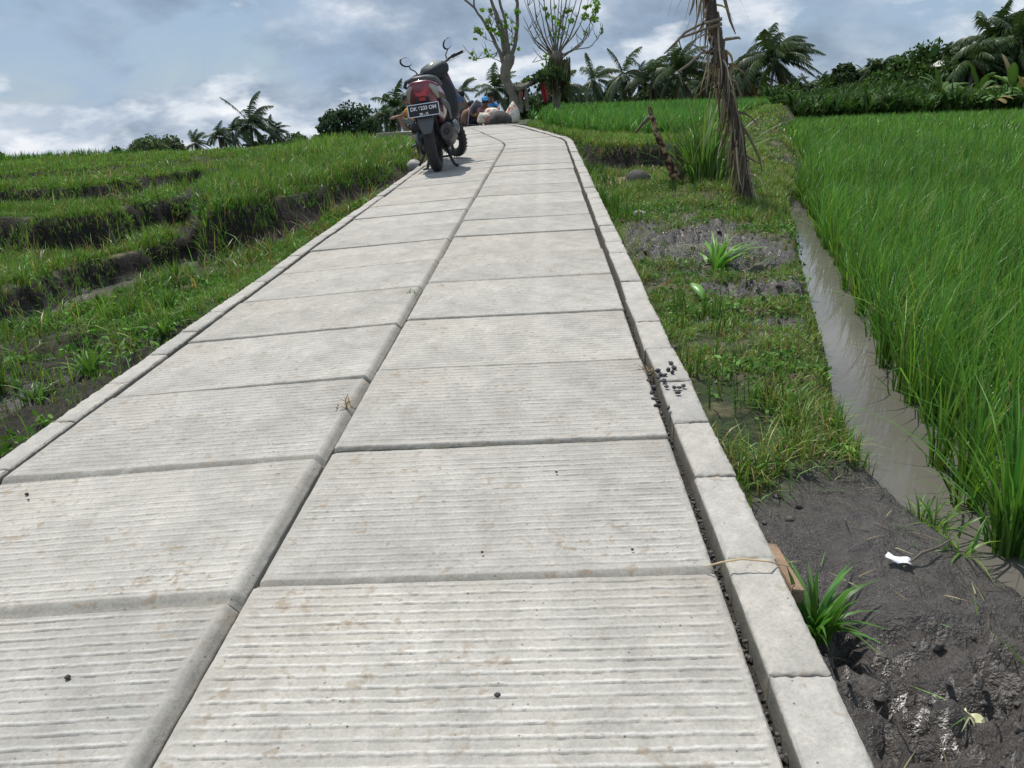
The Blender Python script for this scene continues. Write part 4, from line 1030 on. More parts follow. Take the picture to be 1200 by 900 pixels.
# pollarded trees
def pollard(label, px_trunk, Y, rads, fork, shoots, seed, leafs):
    b = at(px_trunk[0][0], px_trunk[0][1], Y); o = empty('pollarded_tree', tuple(b)); tag(o, label, 'tree', 'pollarded trees by the resting people'); P0 = Vector(b)
    mb = MB(); rads = [q * .88 for q in rads]; mb.tube([at(u, v, Y) - P0 for u, v in px_trunk], rads, 12)
    r_ = random.Random(seed); mb.build('trunk', M_BARKP, o)
    mb = MB(); tips = []
    for (pts, r0, r1) in shoots:
        n = len(pts); dy = r_.uniform(-1.0, 1.0); q = [at(u, v, Y + dy * (i / max(1, n - 1))) - P0 for i, (u, v) in enumerate(pts)]
        # smooth resample
        qq = []; rd = []
        for i in range(n - 1):
            for s in range(3): qq.append(q[i].lerp(q[i + 1], s / 3) + Vector([r_.uniform(-.012, .012) for _ in range(3)]))
        qq.append(q[-1]); m_ = len(qq)
        for i in range(m_): t = i / (m_ - 1); rd.append((r0 * (1 - t) + r1 * t) * .78 * r_.uniform(.9, 1.12))
        mb.tube(qq, rd, 7)
    for (pts, r0, r1) in list(shoots):          # fine side twigs
        for t_ in range(4):
            k_ = r_.randrange(1, len(pts)); u0, v0 = pts[k_]; L_ = r_.uniform(6, 16); a_ = r_.uniform(-1.1, 1.1); q0 = at(u0, v0, Y) - P0; q1 = at(u0 + math.sin(a_) * L_ * .6, v0 - L_ * .5, Y) - P0; q2 = at(u0 + math.sin(a_) * L_, v0 - L_, Y + r_.uniform(-.3, .3)) - P0
            mb.tube([q0, q1, q2], [.014, .010, .005], 5)
    mb.build('branches', M_BARKP, o)
    cents = []; rr_ = []
    for (u, v, r) in leafs:
        c = at(u, v, Y + r_.uniform(-.4, .4)) - P0
        for _ in range(6): cents.append(tuple(c + Vector([r_.uniform(-1, 1) * r * 1.0 for _ in range(3)]))); rr_.append(r * r_.uniform(.16, .42))
    V, F, C = leaf_cloud(cents, rr_, 90 * len(leafs), .052, (.20, .34, .055), seed, asp=1.7); mesh_np('crown', V, [F], M_LEAF, o, col=C); return o
M_BARKP = simple('pollard_bark', (.20, .18, .14), .9, 0, .45, 5, .03)
pollard('pollarded tree with a thick twisted trunk and few upright limbs, nearest the sacks', [(605, 132), (603, 120), (601, 110), (597, 102), (592, 92), (592, 82), (596, 72), (598, 64)], 26,
        [.22, .17, .15, .15, .17, .18, .20, .17], None,
        [([(590, 76), (586, 62), (578, 45), (568, 27), (556, 10), (540, -6), (530, -20)], .08, .03), ([(556, 10), (555, -10), (556, -30)], .04, .02), ([(596, 68), (591, 50), (588, 30), (578, 8), (570, -20), (560, -60)], .09, .045), ([(597, 66), (594, 48), (592, 25), (585, 0), (580, -40)], .085, .04),
         ([(599, 66), (604, 52), (606, 30), (606, 5), (604, -30), (602, -60)], .08, .05), ([(592, 80), (590, 60), (587, 40), (582, 25), (575, -5), (568, -30)], .07, .03), ([(584, 60), (574, 66), (560, 69), (554, 66)], .022, .01), ([(580, 50), (570, 46), (562, 40)], .018, .008),
         ([(600, 50), (600, 38), (601, 26)], .02, .008), ([(586, 72), (578, 68), (572, 62)], .02, .008), ([(584, 48), (576, 30), (572, 20)], .018, .008)], 5,
        [(555, 66, .12), (560, 39, .2), (571, 19, .22), (579, 38, .2), (583, 30, .14), (600, 23, .26), (601, 54, .2), (572, 62, .1), (590, 46, .12)])
sh = []
r_ = random.Random(44)
base = (652, 66)
for i, (ang, ln) in enumerate([(-46, 55), (-38, 70), (-30, 84), (-24, 96), (-18, 90), (-12, 104), (-7, 96), (-2, 108), (4, 100), (9, 110), (14, 98), (20, 104), (27, 92), (35, 80), (48, 66), (-55, 40), (62, 52), (2, 90), (-14, 80), (12, 84)]):
    a = math.radians(ang); x0 = base[0] + math.sin(a) * 5; y0 = base[1] + r_.uniform(-4, 6); pts = [(x0, y0)]
    for s in (.25, .5, .75, 1.0):
        aa = a * (1.25 - .45 * s); pts.append((x0 + math.sin(aa) * ln * s, y0 - math.cos(aa) * ln * s * 1.05))
    pts = [(a_ + r_.uniform(-2.2, 2.2), b_) for a_, b_ in pts]; sh.append((pts, .030 if i % 3 else .042, .009))
sh.append(([(658, 66), (672, 58), (690, 56), (700, 46), (706, 36)], .03, .012)); sh.append(([(664, 62), (678, 54), (690, 42), (696, 30)], .03, .012)); sh.append(([(650, 70), (636, 70), (624, 73)], .025, .012))
pollard('pollarded tree with a dense fan of thin straight shoots, behind the red cloth', [(653, 134), (652, 118), (651, 104), (650, 92), (649, 80), (652, 68), (654, 60)], 28, [.17, .15, .15, .17, .22, .26, .18], None, sh, 8,
        [(693, 32, .36), (663, 15, .30), (642, 13, .24), (700, 9, .22), (688, 13, .2), (648, 68, .26), (655, 40, .2), (642, 70, .2), (704, 38, .12), (600, 22, .12), (655, 22, .12)])
# fallen bough resting between the two trees
fb = empty('leaning_bough', tuple(at(608, 132, 26))); tag(fb, 'thick leafy bough and poles propped level between the two pollarded trees', 'bough'); P0 = Vector(fb.location)
mb = MB(); r_ = random.Random(6)
for i in range(7):
    a = at(604 + r_.uniform(-1, 3), 102 + r_.uniform(-3, 3), 25.8 + .1 * i); b = at(650 + r_.uniform(-8, 6), 84 + r_.uniform(-5, 6), 27 + .1 * i); limb(mb, a - P0, b - P0, .07, .05, .03, 7, i, 7)
mb.build('poles', M_BARKP, fb)
mb = MB()
for u0, v0, u1, v1 in ((609, 101, 611, 132), (612, 100, 607, 132), (616, 102, 618, 130)): limb(mb, at(u0, v0, 26) - P0, at(u1, v1, 26) - P0, .05, .06, .02, 6, u0, 7)
mb.build('props', M_BARKP, fb)
cents = [tuple(at(u, v, 26.4) - P0) for u, v in ((606, 104), (618, 97), (630, 92), (640, 87), (648, 84), (655, 86), (634, 99), (612, 108))]
V, F, C = leaf_cloud(cents, [.22] * 8, 420, .1, (.07, .11, .04), 3); mesh_np('leaves', V, [F], M_LEAF, fb, col=C)
def cloth(name, label, pts, Y, mat, dark=0):
    """hanging cloth: closed folded strip between left/right outlines"""
    n = len(pts); V = []; F = []; c0 = at(*pts[0][0], Y); k = 7
    for i, (a, b) in enumerate(pts):
        A = at(*a, Y) - c0; B = at(*b, Y) - c0
        for j in range(k): t = j / (k - 1); q = A.lerp(B, t); q.y += .05 * math.sin(j * 2.2 + i * .5); V.append(q)
    for i in range(n - 1):
        for j in range(k - 1): F.append((i * k + j, i * k + j + 1, (i + 1) * k + j + 1, (i + 1) * k + j))
    o = MB().add(V, F).build(name, mat); o.location = c0; tag(o, label, 'cloth'); s = o.modifiers.new('t', 'SOLIDIFY'); s.thickness = .012; return o
M_RED = simple('red_cloth', (.42, .035, .05), .85, 0, .3, 6, .01)
M_ORANGE = simple('orange_cloth', (.42, .10, .05), .85, 0, .3, 6, .01)
cloth('red_cloth', 'long red cloth hanging from the bough under the second pollarded tree', [((633, 96), (637, 95)), ((633, 101), (639, 101)), ((634, 108), (641, 107)), ((636, 115), (642, 113)), ((638, 121), (641, 120))], 26.3, M_RED)
cloth('orange_cloth', 'small orange cloth hanging on the props beside the first pollarded trunk', [((610, 109), (612, 109)), ((610, 113), (613, 113)), ((611, 117), (614, 117))], 25.7, M_ORANGE)
M_SACK = None
def sack_mat():
    m, nt, bs = new_mat('woven_sack'); co = objco(nt); n = noise(nt, 4.5, 3, .5, co, .8)
    c = ramp(nt, n.outputs['Fac'], [(.40, (.70, .64, .52)), (.57, (.62, .54, .42)), (.61, (.52, .14, .10))]).outputs['Color']
    nt.links.new(c, bs.inputs['Base Color']); bs.inputs['Roughness'].default_value = .6; n2 = noise(nt, 9, 4, .6, co); bump(nt, bs, n2.outputs['Fac'], .8, .05); return m
M_SACK = sack_mat()
def sack(label, u, v, Y, r, seed, top=0):
    p_ = at(u, v, Y); mb = MB(); n = 18; rings = []; r_ = random.Random(seed)
    for i, (t, k) in enumerate(((0, .85), (.08, 1.04), (.25, 1.08), (.45, .98), (.65, .74 if top else .92), (.82, .42 if top else .8), (.93, .2 if top else .62), (1, .08 if top else .4))):
        ring = []
        for j in range(n):
            a = 2 * PI * j / n; f = k * (1 + .07 * math.sin(a * 3 + seed + i * .5) + r_.uniform(-.03, .03)); ring.append((r[0] * f * math.cos(a) + (t - .5) * r[2] * .12, r[1] * f * math.sin(a), t * r[2]))
        rings.append(ring)
    o = mb.loft(rings).build('sack', M_SACK, sub=1); o.location = (p_.x, Y, p_.z); o.rotation_euler = (0, 0, seed); tag(o, label, 'sack', 'sacks at the end of the road'); return o
sack('bulging white and red woven sack lying beside the dark heap at the road end', 578, 145, 24, (.27, .26, .44), 3)
sack('low red-edged sack slumped left of the dark heap', 568, 145, 23.6, (.18, .22, .30), 4)
sack('peaked white and red sack at the foot of the first pollarded tree', 601, 145, 24.3, (.24, .22, .62), 1, 1)
hp = stone('earth_heap', 'dark heap of earth lying on the road end between the sacks', 'heap', tuple(at(586, 142, 22.6)), (.33, .3, .27), simple('heap_soil', (.085, .075, .07), .95, 0, .4, 6, .04), 12, n=22, m=12, ns=.08)
M_SHEET = simple('pale_blue_sheet', (.50, .54, .66), .5, 0, .15, 4)
mb = MB(); rings = []
for i in range(8):
    t = i / 7; ring = []
    for j in range(14):
        a = PI * j / 13; ring.append((.34 * math.cos(a) * (1 - .45 * t), (t - .5) * .5, .70 * math.sin(a) * (1 - .5 * t) * (1 + .05 * math.sin(j * 2 + i))))
    rings.append(ring)
o = mb.loft(rings, cap=False).build('tarpaulin', M_SHEET); p_ = at(560, 146, 25.5); o.location = p_; o.rotation_euler = (0, 0, .2); s = o.modifiers.new('t', 'SOLIDIFY'); s.thickness = .015
tag(o, 'pale blue-white tarpaulin humped over goods behind the resting people', 'tarpaulin')

# broad-leaved weeds hugging the dark banks and verge
def weeds(label, x0, x1, y0, y1, n, size, keep, seed, col):
    X = rng.uniform(x0, x1, n); Y = rng.uniform(y0, y1, n); Z, T, D, Mu, F, lat = mask_eval(X, Y)
    k = keep(X, Y, Z, T, Mu, F, lat) & in_view(X, Y, Z); X, Y, Z = X[k], Y[k], Z[k]
    if len(X) == 0: return
    V, F_, C = leaf_cloud(np.stack([X, Y, Z + .012], 1), np.full(len(X), size * 1.6), len(X) * 9, size * .42, col, seed, asp=2.0)
    o = mesh_np('weeds', V, [F_], M_LEAF, col=C); tag(o, label, 'weeds', kind='stuff')
weeds('low broad-leaved weeds clinging to the dark banks left of the road', -6, -1.0, 1.5, 10, 26000, .035, lambda X, Y, Z, T, Mu, F, lat: (lat < -1.02) & (Z > -.34) & (rng.random(len(X)) < .45 * sstep(.52, .64, fbm(X, Y, 2.2, 3, 401)) * (1 - .8 * F)), 61, (.095, .20, .035))
weeds('small creeping leaves in the grass strip between kerb and ditch', .93, 3.0, 1.7, 8, 9000, .022, lambda X, Y, Z, T, Mu, F, lat: (lat > .95) & (Mu < .4) & (X < xr(DL, Y)) & (rng.random(len(X)) < sstep(.48, .62, fbm(X, Y, 3, 3, 402))), 62, (.10, .20, .045))
# overhanging grass on the lips of the terraces
def lips():
    acc = []
    for P, z in ((E1, -.22), (E2, .03), (E3, .17), (E4, .215)):
        P = np.array(P[:10], float)
        for i in range(len(P) - 1):
            L = np.hypot(*(P[i + 1] - P[i])); 
            if P[i + 1][1] > 24 or P[i][0] < -12.5: continue
            n = int(L * 420 / max(1, .12 * P[i][1])); t = rng.random(n); q = P[i] + (P[i + 1] - P[i]) * t[:, None]; q = q + rng.normal(0, .05, q.shape); acc.append(q)
    q = np.concatenate(acc); X, Y = q[:, 0], q[:, 1]; Z, T, D, Mu, F, lat = mask_eval(X, Y); k = (lat < -1.2) & in_view(X, Y, Z) & (fbm(X, Y, 3, 2, 77) > .40); X, Y, Z = X[k], Y[k], Z[k]; n = len(X)
    ct = cvar(n, GC, .3, .15); dr = rng.random(n) < .12; ct[dr] = cvar(dr.sum(), (.32, .26, .13), .2, .05); w_ = .0045 * np.maximum(1, Y / 5)
    blades('grass', X, Y, Z, rng.uniform(.04, .11, n), w_, np.clip(rng.gamma(3, .25, n), .1, 1.3), np.where(rng.random(n) < .6, rng.normal(-1.2, .7, n), rng.uniform(0, 6.3, n)), ct * .8, ct, M_GRASS, 3, None, 'grass hanging over the lips of the terrace banks on the left', 'grass')
lips()

g_ = np.random.default_rng(77); n = 420; u_ = g_.uniform(640, 668, n); v_ = g_.uniform(66, 100, n); P_ = np.array([tuple(at(a, b, 27.7 + g_.uniform(-.35, .35))) for a, b in zip(u_, v_)])
ct = cvar(n, (.10, .085, .05), .4); q_ = g_.random(n) < .3; ct[q_] = cvar(q_.sum(), (.07, .12, .04), .3)
bb = at(652, 90, 27.7); sg = empty('dead_fronds', tuple(bb)); tag(sg, 'shaggy dead fronds draped around the trunk of the second pollarded tree', 'dead fronds')
blades('fronds', P_[:, 0] - bb.x, P_[:, 1] - bb.y, P_[:, 2] - bb.z, g_.uniform(.2, .6, n) * -1, np.full(n, .05), g_.uniform(.05, .4, n), g_.uniform(0, 6.3, n), ct, ct, M_DRYLEAF, 3, sg, kind=None)
# ------------------------------------------------------------------ right-hand background
BG = 'banana plants at the edge of the big rice field'
def banana(label, base, H, seed, nleaf=9, col=(.075, .14, .035), group=BG):
    r_ = random.Random(seed); o = empty('banana_plant', tuple(base)); tag(o, label, 'banana plant', group); mb = MB(); hs = H * .42
    mb.tube([(0, 0, -.2), (0, 0, hs * .5), (.03, 0, hs)], [H * .05, H * .045, H * .03], 8).build('stem', simple('banana_stem', (.12, .13, .06), .7, 0, .3, 5), o)
    V = []; F = []; C = []
    for k in range(nleaf):
        a = 2 * PI * k / nleaf + r_.uniform(-.4, .4); el = math.radians(r_.uniform(35, 80)); d = Vector((math.cos(a) * math.cos(el), math.sin(a) * math.cos(el), math.sin(el))); p_ = Vector((.02, 0, hs * r_.uniform(.8, 1)))
        L = H * r_.uniform(.5, .72); sg_ = 11; cc = np.array(col) * r_.uniform(.65, 1.3); cc2 = cc.copy()
        if r_.random() < .15: cc2 = np.array((.2, .16, .07))
        side0 = d.cross(Vector((0, 0, 1))).normalized(); b0 = len(V); ragged = r_.random() < .7
        for s in range(sg_ + 1):
            t = s / sg_; w = H * .085 * (math.sin(PI * min(.98, max(0, t - .12) * 1.12)) ** .6 if t > .12 else .06) + .003
            jag = (r_.uniform(.55, 1.1) if ragged else 1)
            V += [p_ - side0 * w * jag + Vector((0, 0, -w * .35)), p_.copy(), p_ + side0 * w * (r_.uniform(.55, 1.1) if ragged else 1) + Vector((0, 0, -w * .35))]; C += [cc2, cc2 * 1.3, cc2]
            d = (d + Vector((.018, 0, -.16))).normalized(); p_ = p_ + d * (L / sg_)
        for s in range(sg_):
            for j in (0, 1): F.append((b0 + 3 * s + j, b0 + 3 * s + j + 1, b0 + 3 * s + 4 + j, b0 + 3 * s + 3 + j))
    mesh_np('leaves', np.array([tuple(v) for v in V]), [np.array(F)], M_LEAF, o, col=np.array(C)); return o
bans = [(1085, 112, 38, 'banana plant with large pale arching leaves at the right of the field edge'), (1010, 120, 42, 'banana plant with low spreading leaves at the middle of the field edge'), (955, 124, 40, 'small banana plant near the left corner of the big rice field'),
        (1040, 108, 42, 'banana plant with dark ragged leaves left of the pale arching one'), (1130, 104, 38, 'banana plant right of the pale arching one'), (1170, 100, 37, 'banana plant near the right picture edge with drooping leaves'),
        (1205, 96, 36, 'banana plant cut by the right picture edge'), (975, 116, 46, 'banana plant behind the small one at the field corner'), (1105, 90, 44, 'tall banana plant rising behind the pale arching one'), (1150, 82, 43, 'tall dark banana plant under the right-hand palms'),
        (1190, 76, 42, 'tall banana plant in the dark thicket at the right edge'), (1060, 118, 39, 'low banana plant with torn leaves at the foot of the dark tree'), (1235, 70, 38, 'tall banana plant just beyond the right picture edge')]
for i, (u, vt, Y, lab) in enumerate(bans):
    p_ = at(u, vt, Y); g0 = .0; h = (p_.z - g0) / .78; banana(lab, (p_.x, Y, g0), max(1.1, h), 200 + i, 10)
# trees on the right
TG = 'trees and palms on the right skyline'
for i, (u, vt, Y, W, gz, col, lab) in enumerate([
    (1090, 62, 86, 9.5, 2, (.055, .105, .025), 'rounded bright green tree in the middle of the right skyline'), (1068, 70, 88, 7, 2, (.05, .10, .025), 'green tree at the left shoulder of the rounded one on the right skyline'),
    (996, 78, 105, 6, 2, (.035, .06, .022), 'dark round tree at the left of the right skyline'), (1040, 78, 96, 5, 2, (.04, .07, .025), 'dark tree between the round tree and the bright green one'),
    (975, 92, 105, 5, 1, (.05, .10, .025), 'bright green shrub low on the plantation slope'), (1110, 74, 84, 6, 2, (.05, .10, .025), 'green tree at the right shoulder of the rounded one on the right skyline'),
    (1148, 58, 60, 7, 1, (.045, .08, .025), 'tall dark thicket tree below the right-hand palms'), (1190, 44, 56, 7, 1, (.045, .08, .025), 'tall dark tree at the right picture edge'), (1235, 44, 54, 7, 1, (.045, .08, .025), 'tall tree just outside the right picture edge'),
    (1112, 82, 56, 3.5, .5, (.05, .085, .03), 'dark bush to the left of the tall thicket trees'), (868, 92, 99, 7, .5, (.035, .06, .025), 'dark bush between the palms behind the upper rice'), (772, 98, 104, 8, .4, (.035, .06, .025), 'dark low bush under the palms left of the dead trunk'),
    (822, 92, 103, 9, .4, (.035, .06, .025), 'dark low bush directly behind the dead trunk'), (640, 112, 70, 3.2, .5, (.045, .075, .03), 'dark bush seen under the propped bough'), (918, 100, 94, 5.5, .5, (.04, .065, .025), 'dark bush at the foot of the largest palm'), (680, 118, 100, 5, .4, (.035, .06, .025), 'low dark bush under the first palm right of the pollarded trees'),
    (625, 118, 72, 2.2, .5, (.05, .08, .03), 'small bush between the two pollarded trunks'), (488, 112, 45, 1.2, .3, (.07, .12, .03), 'small green bush just left of the scooter tail')]):
    x, y, h = top_h(u, vt, Y, gz - .5); leafy_tree('bush' if 'bush' in lab or 'shrub' in lab else 'tree', lab, 'bush' if 'bush' in lab or 'shrub' in lab else 'tree', (x, Y, gz - .5), h, W, col, 300 + i, 3800, .26 if Y > 70 else .17, TG if u > 960 else 'bushes behind the upper rice', crown_lo=.1, clumps=30)
for i, (u, v, Y, R, lab) in enumerate([(1032, 82, 96, 2.4, 'small coconut palm standing up on the right skyline'), (1016, 88, 98, 1.8, 'low palm left of the small skyline palm'), (1058, 78, 90, 2.0, 'palm half hidden by the rounded green tree'), (1111, 64, 84, 1.9, 'pale feathery palm above the pale hut roof'),
                                       (1214, 40, 56, 3.0, 'windswept palm leaning in from beyond the right picture edge'), (1178, 40, 60, 2.6, 'tallest palm in the right-hand thicket'), (1152, 60, 60, 2.6, 'ragged palm behind the hanging-frond palm of the right-hand thicket'), (1166, 52, 58, 3.0, 'large windswept palm in the right-hand thicket'), (1140, 72, 54, 2.5, 'palm with hanging fronds at the left of the right-hand thicket'), (1195, 48, 54, 2.6, 'dark palm at the right picture edge'),
                                       (948, 100, 110, 2.2, 'low distant palm just right of the largest palm'), (963, 97, 112, 2.0, 'second low distant palm right of the largest palm'), (980, 95, 112, 1.8, 'third low distant palm, left of the dark round tree')]):
    gz = .8; x, y, h = top_h(u, v, Y, gz); palm('coconut_palm', lab, (x, Y, gz), h, R, 400 + i, TG, wl=.085, nf=24, nl=34, col=(.055, .09, .03))
# pale hut roof glimpsed on the skyline
p_ = at(1111, 74, 83); hut = empty('hut', (p_.x, 83, 2)); tag(hut, 'small hut with a pale roof half hidden in the trees on the right skyline', 'hut')
hz = p_.z - 2
MB().box((0, 0, hz / 2 - .2), (2.0, 1.8, hz)).build('wall', simple('hut_wall', (.3, .26, .2), .9), hut, smooth=False)
MB().add([(-1.4, -1.3, hz - .3), (1.4, -1.3, hz - .3), (1.4, 1.3, hz - .3), (-1.4, 1.3, hz - .3), (-.9, 0, hz + .25), (.9, 0, hz + .25)], [(0, 1, 5, 4), (2, 3, 4, 5), (1, 2, 5), (3, 0, 4), (3, 2, 1, 0)]).build('roof', simple('hut_roof', (.6, .57, .52), .8), hut, smooth=False)
# plantation: dense low crops nobody could count
n = 26000; X = rng.uniform(9, 75, n); Y = 33 + (rng.uniform(0, 1, n) ** 1.5) * 62
k = (X > 9 + (Y - 33) * .25 + 0) ; X, Y = X[k], Y[k]
xe = np.interp(Y, [33, 36, 40, 60, 95], [11.2, 11.5, 12, 14, 20]); k = X > xe; X, Y = X[k], Y[k]
Zp = terrain(X[None, :], Y[None, :])[0][0]; k = in_view(X, Y, Zp, 200); X, Y, Zp = X[k], Y[k], Zp[k]
k = ((Y > 36.5) | (X < 0)); X, Y, Zp = X[k], Y[k], Zp[k]; n = len(X); hgt = (.55 + 1.0 * fbm(X, Y, .35, 3, 301)) * rng.uniform(.5, 1.1, n)
rep = 10; X, Y, Zp, hgt = [np.repeat(a, rep) for a in (X, Y, Zp, hgt)]; n = len(X); a = rng.uniform(0, 2 * PI, n)
ct = cvar(n, (.048, .098, .024), .35) * (.55 + .9 * fbm(X, Y, .6, 3, 311))[:, None]
blades('undergrowth', X + np.cos(a) * .1, Y + np.sin(a) * .1, np.maximum(Zp, -.1) + hgt * rng.uniform(.2, .6, n), hgt * rng.uniform(.5, .9, n), .17 * rng.uniform(.5, 1.3, n), np.clip(rng.gamma(4, .2, n), .3, 1.2), a, ct * .8, ct, M_LEAF, 3, None,
       'dense dark green cassava and banana plantation covering the slope behind the rice field', 'undergrowth')
# foliage mass far behind the upper rice and left skyline, one mass
cents = []; rads = []
for i in range(260):
    u = random.uniform(600, 1290); Y = random.uniform(112, 150); vt = 118 - 18 * (u > 930) * min(1, (u - 930) / 200) + random.uniform(-5, 4); p_ = at(u, vt, Y); cents.append((p_.x, Y, p_.z - 1)); rads.append(random.uniform(1.2, 2.2))
    cents.append((p_.x, Y, p_.z - 3)); rads.append(2.2)
V, F, C = leaf_cloud(cents, rads, 26000, .55, (.035, .06, .024), 5); o = mesh_np('treeline', V, [F], M_LEAF, col=C); tag(o, 'far-off dark wood closing the horizon behind the palms', 'woods', kind='stuff')

# ------------------------------------------------------------------ scooter
def build_scooter():
    """local: rear tyre contact at origin, +y forward, metres"""
    S = empty('scooter'); tag(S, 'maroon and black scooter parked on its stand on the left edge of the road', 'scooter')
    tyre = simple('tyre_rubber', (.028, .028, .03), .75, 0, .2, 30, .003); blk = simple('black_plastic', (.018, .018, .02), .45, 0, .25, 12); gry = simple('grey_plastic', (.085, .088, .095), .45, 0, .1, 10)
    mar = simple('maroon_paint', (.21, .048, .07), .35, .1, .08, 4, coat=.7); met = simple('engine_alloy', (.12, .122, .125), .4, .8, .25, 20); slv = simple('chrome', (.72, .73, .75), .15, 1, .05, 5)
    seatm = simple('seat_vinyl', (.02, .02, .021), .55, 0, .2, 30, .002); redl = simple('red_lens', (.45, .012, .02), .12, 0, .1, 5, coat=.8); clr = simple('clear_lens', (.34, .34, .30), .12, 0, .1, 5, coat=.8); mirr = simple('mirror_glass', (.85, .87, .9), .03, 1, .02, 2)
    muf = simple('muffler_metal', (.09, .088, .088), .5, .6, .3, 18)
    R = .275; WB = 1.26
    def wheel(parent, c, w, nm='wheel'):
        e = MB()
        for i in range(5):     # cast rim spokes
            a = 2 * PI * i / 5; e.tube([(0, 0, 0), (0, math.cos(a) * (R - .06), math.sin(a) * (R - .06))], [.024, .014], 8)
        e.tube([(-.045, 0, 0), (.045, 0, 0)], .05, 16); e.torus((0, 0, 0), R - .055, .016, sq=2.0)
        rim = e.build(nm, met, parent); rim.location = c
        t = MB(); t.torus((0, 0, 0), R - .045, .045, n=40, m=14, sq=w / .09)
        ty = t.build('tyre', tyre, rim)
        g_ = MB()
        for i in range(40):
            a = 2 * PI * i / 40
            for sg in (-1, 1):
                q = Vector((sg * .018, math.cos(a + sg * .03) * (R + .0005), math.sin(a + sg * .03) * (R + .0005))); g_.box(q, (.026, .008, .004), Matrix.Rotation(a - PI / 2, 3, 'X') @ Matrix.Rotation(sg * .6, 3, 'Z'))
        g_.build('tread', tyre, rim, smooth=False)
        return rim
    wheel(S, (0, 0, R), .10)
    # engine, drivetrain, swing case on the left
    e = MB(); e.ellipsoid((-.115, .03, .27), (.05, .14, .12), 18, 10); e.box((-.115, .22, .27), (.07, .34, .13)); e.ellipsoid((-.115, .40, .27), (.055, .13, .105), 18, 10); e.build('transmission_case', met, S, bevel=.012)
    e = MB(); e.box((0, .46, .27), (.24, .24, .2)); e.ellipsoid((.02, .6, .3), (.1, .14, .09)); e.build('engine', blk, S, bevel=.03)
    e = MB(); e.box((-.12, .1, .40), (.12, .26, .10)); e.build('air_box', blk, S, bevel=.03)
    sp = MB()
    sp.tube([(-.125, .02, .34), (-.125, .10, .60)], .012, 8)
    pts = []
    for i in range(90): t = i / 89; a = t * 9 * 2 * PI; c = Vector((-.125, .03 + .06 * t, .37 + .18 * t)); pts.append(c + Vector((math.cos(a) * .027, math.sin(a) * .027, 0)))
    sp.tube(pts, .006, 5).build('shock_absorber', met, S)
    # muffler on the right
    e = MB(); e.tube([(.155, -.14, .335), (.155, -.10, .335), (.150, .10, .30), (.13, .30, .26), (.09, .42, .22)], [.058, .066, .068, .055, .03], 18, squash=1.25); mf = e.build('muffler', muf, S)
    e = MB(); e.tube([(.155, -.165, .34), (.155, -.13, .34)], [.022, .026], 14, cap=False); e.build('tailpipe', blk, mf); e = MB(); e.tube([(.215, -.09, .385), (.225, .03, .37), (.222, .15, .35), (.20, .24, .31)], [.012, .026, .026, .012], 10, squash=2.2); e.build('heat_guard', gry, mf)
    # body: tail cowl lofted from seat to tail
    def ring(y, zc, w, h, n=20, flat=.0):
        out = []
        for k in range(n):
            a = 2 * PI * k / n; cx, sz = math.cos(a), math.sin(a); sx = abs(cx) ** .75 * (1 if cx > 0 else -1); sz_ = abs(sz) ** .8 * (1 if sz > 0 else -1)
            taper = 1 - .28 * max(0, -sz_) ; out.append((sx * w * taper, y, zc + sz_ * h))
        return out
    e = MB(); e.loft([ring(-.25, .715, .055, .045), ring(-.235, .70, .10, .085), ring(-.18, .675, .138, .125), ring(-.08, .655, .155, .14), ring(.08, .635, .16, .145), ring(.26, .60, .155, .15), ring(.45, .54, .14, .16), ring(.6, .48, .11, .12)])
    body = e.build('tail_cowl', mar, S, sub=1)
    # grey lower trim along the cowl
    for sg in (-1, 1):
        e = MB(); e.tube([(sg * .150, -.13, .60), (sg * .163, .02, .575), (sg * .165, .2, .53), (sg * .15, .42, .44)], [.010, .018, .02, .012], 8, squash=1.8); e.build('side_trim', gry, S)
        e = MB(); e.tube([(sg * .078, -.235, .745), (sg * .112, -.205, .70), (sg * .132, -.165, .63)], [.009, .020, .008], 8, squash=1.6); e.build('turn_signal', clr, S)
    e = MB(); e.loft([[(x * .070, -.268 + .03 * abs(x) ** 2, z + (z - .70) * .3) for x, z in ((-1, .70), (-.6, .665), (.6, .665), (1, .70), (.85, .745), (-.85, .745))], [(x * .078, -.19, z) for x, z in ((-1, .70), (-.6, .66), (.6, .66), (1, .70), (.9, .752), (-.9, .752))]]).build('tail_light', redl, S, bevel=.006)
    e = MB(); e.box((0, -.215, .635), (.13, .06, .07), taper=.8); e.build('lamp_housing', blk, S, bevel=.012)
    e = MB(); e.box((0, -.250, .632), (.055, .012, .028)); e.build('reflector', redl, S, bevel=.004)
    # grab rail
    e = MB(); e.tube([(-.15, .05, .735), (-.155, -.09, .75), (-.12, -.20, .785), (-.05, -.245, .80), (.05, -.245, .80), (.12, -.20, .785), (.155, -.09, .75), (.15, .05, .735)], [.011, .014, .016, .017, .017, .016, .014, .011], 10).build('grab_rail', gry, S)
    # seat
    e = MB(); e.loft([ring(-.2, .785, .07, .02), ring(-.15, .785, .12, .045), ring(.0, .775, .14, .055), ring(.2, .755, .14, .055), ring(.38, .735, .125, .05), ring(.55, .715, .09, .05), ring(.66, .69, .05, .03)]).build('seat', seatm, S, sub=1)
    # number plate
    pl = MB().box((0, -.275, .545), (.262, .004, .102), Matrix.Rotation(math.radians(-8), 3, 'X')).build('number_plate', simple('plate_black', (.012, .012, .014), .4, 0, .1, 6), S, bevel=.004, smooth=False)
    fr = MB(); 
    rotp = Matrix.Rotation(math.radians(-8), 3, 'X')
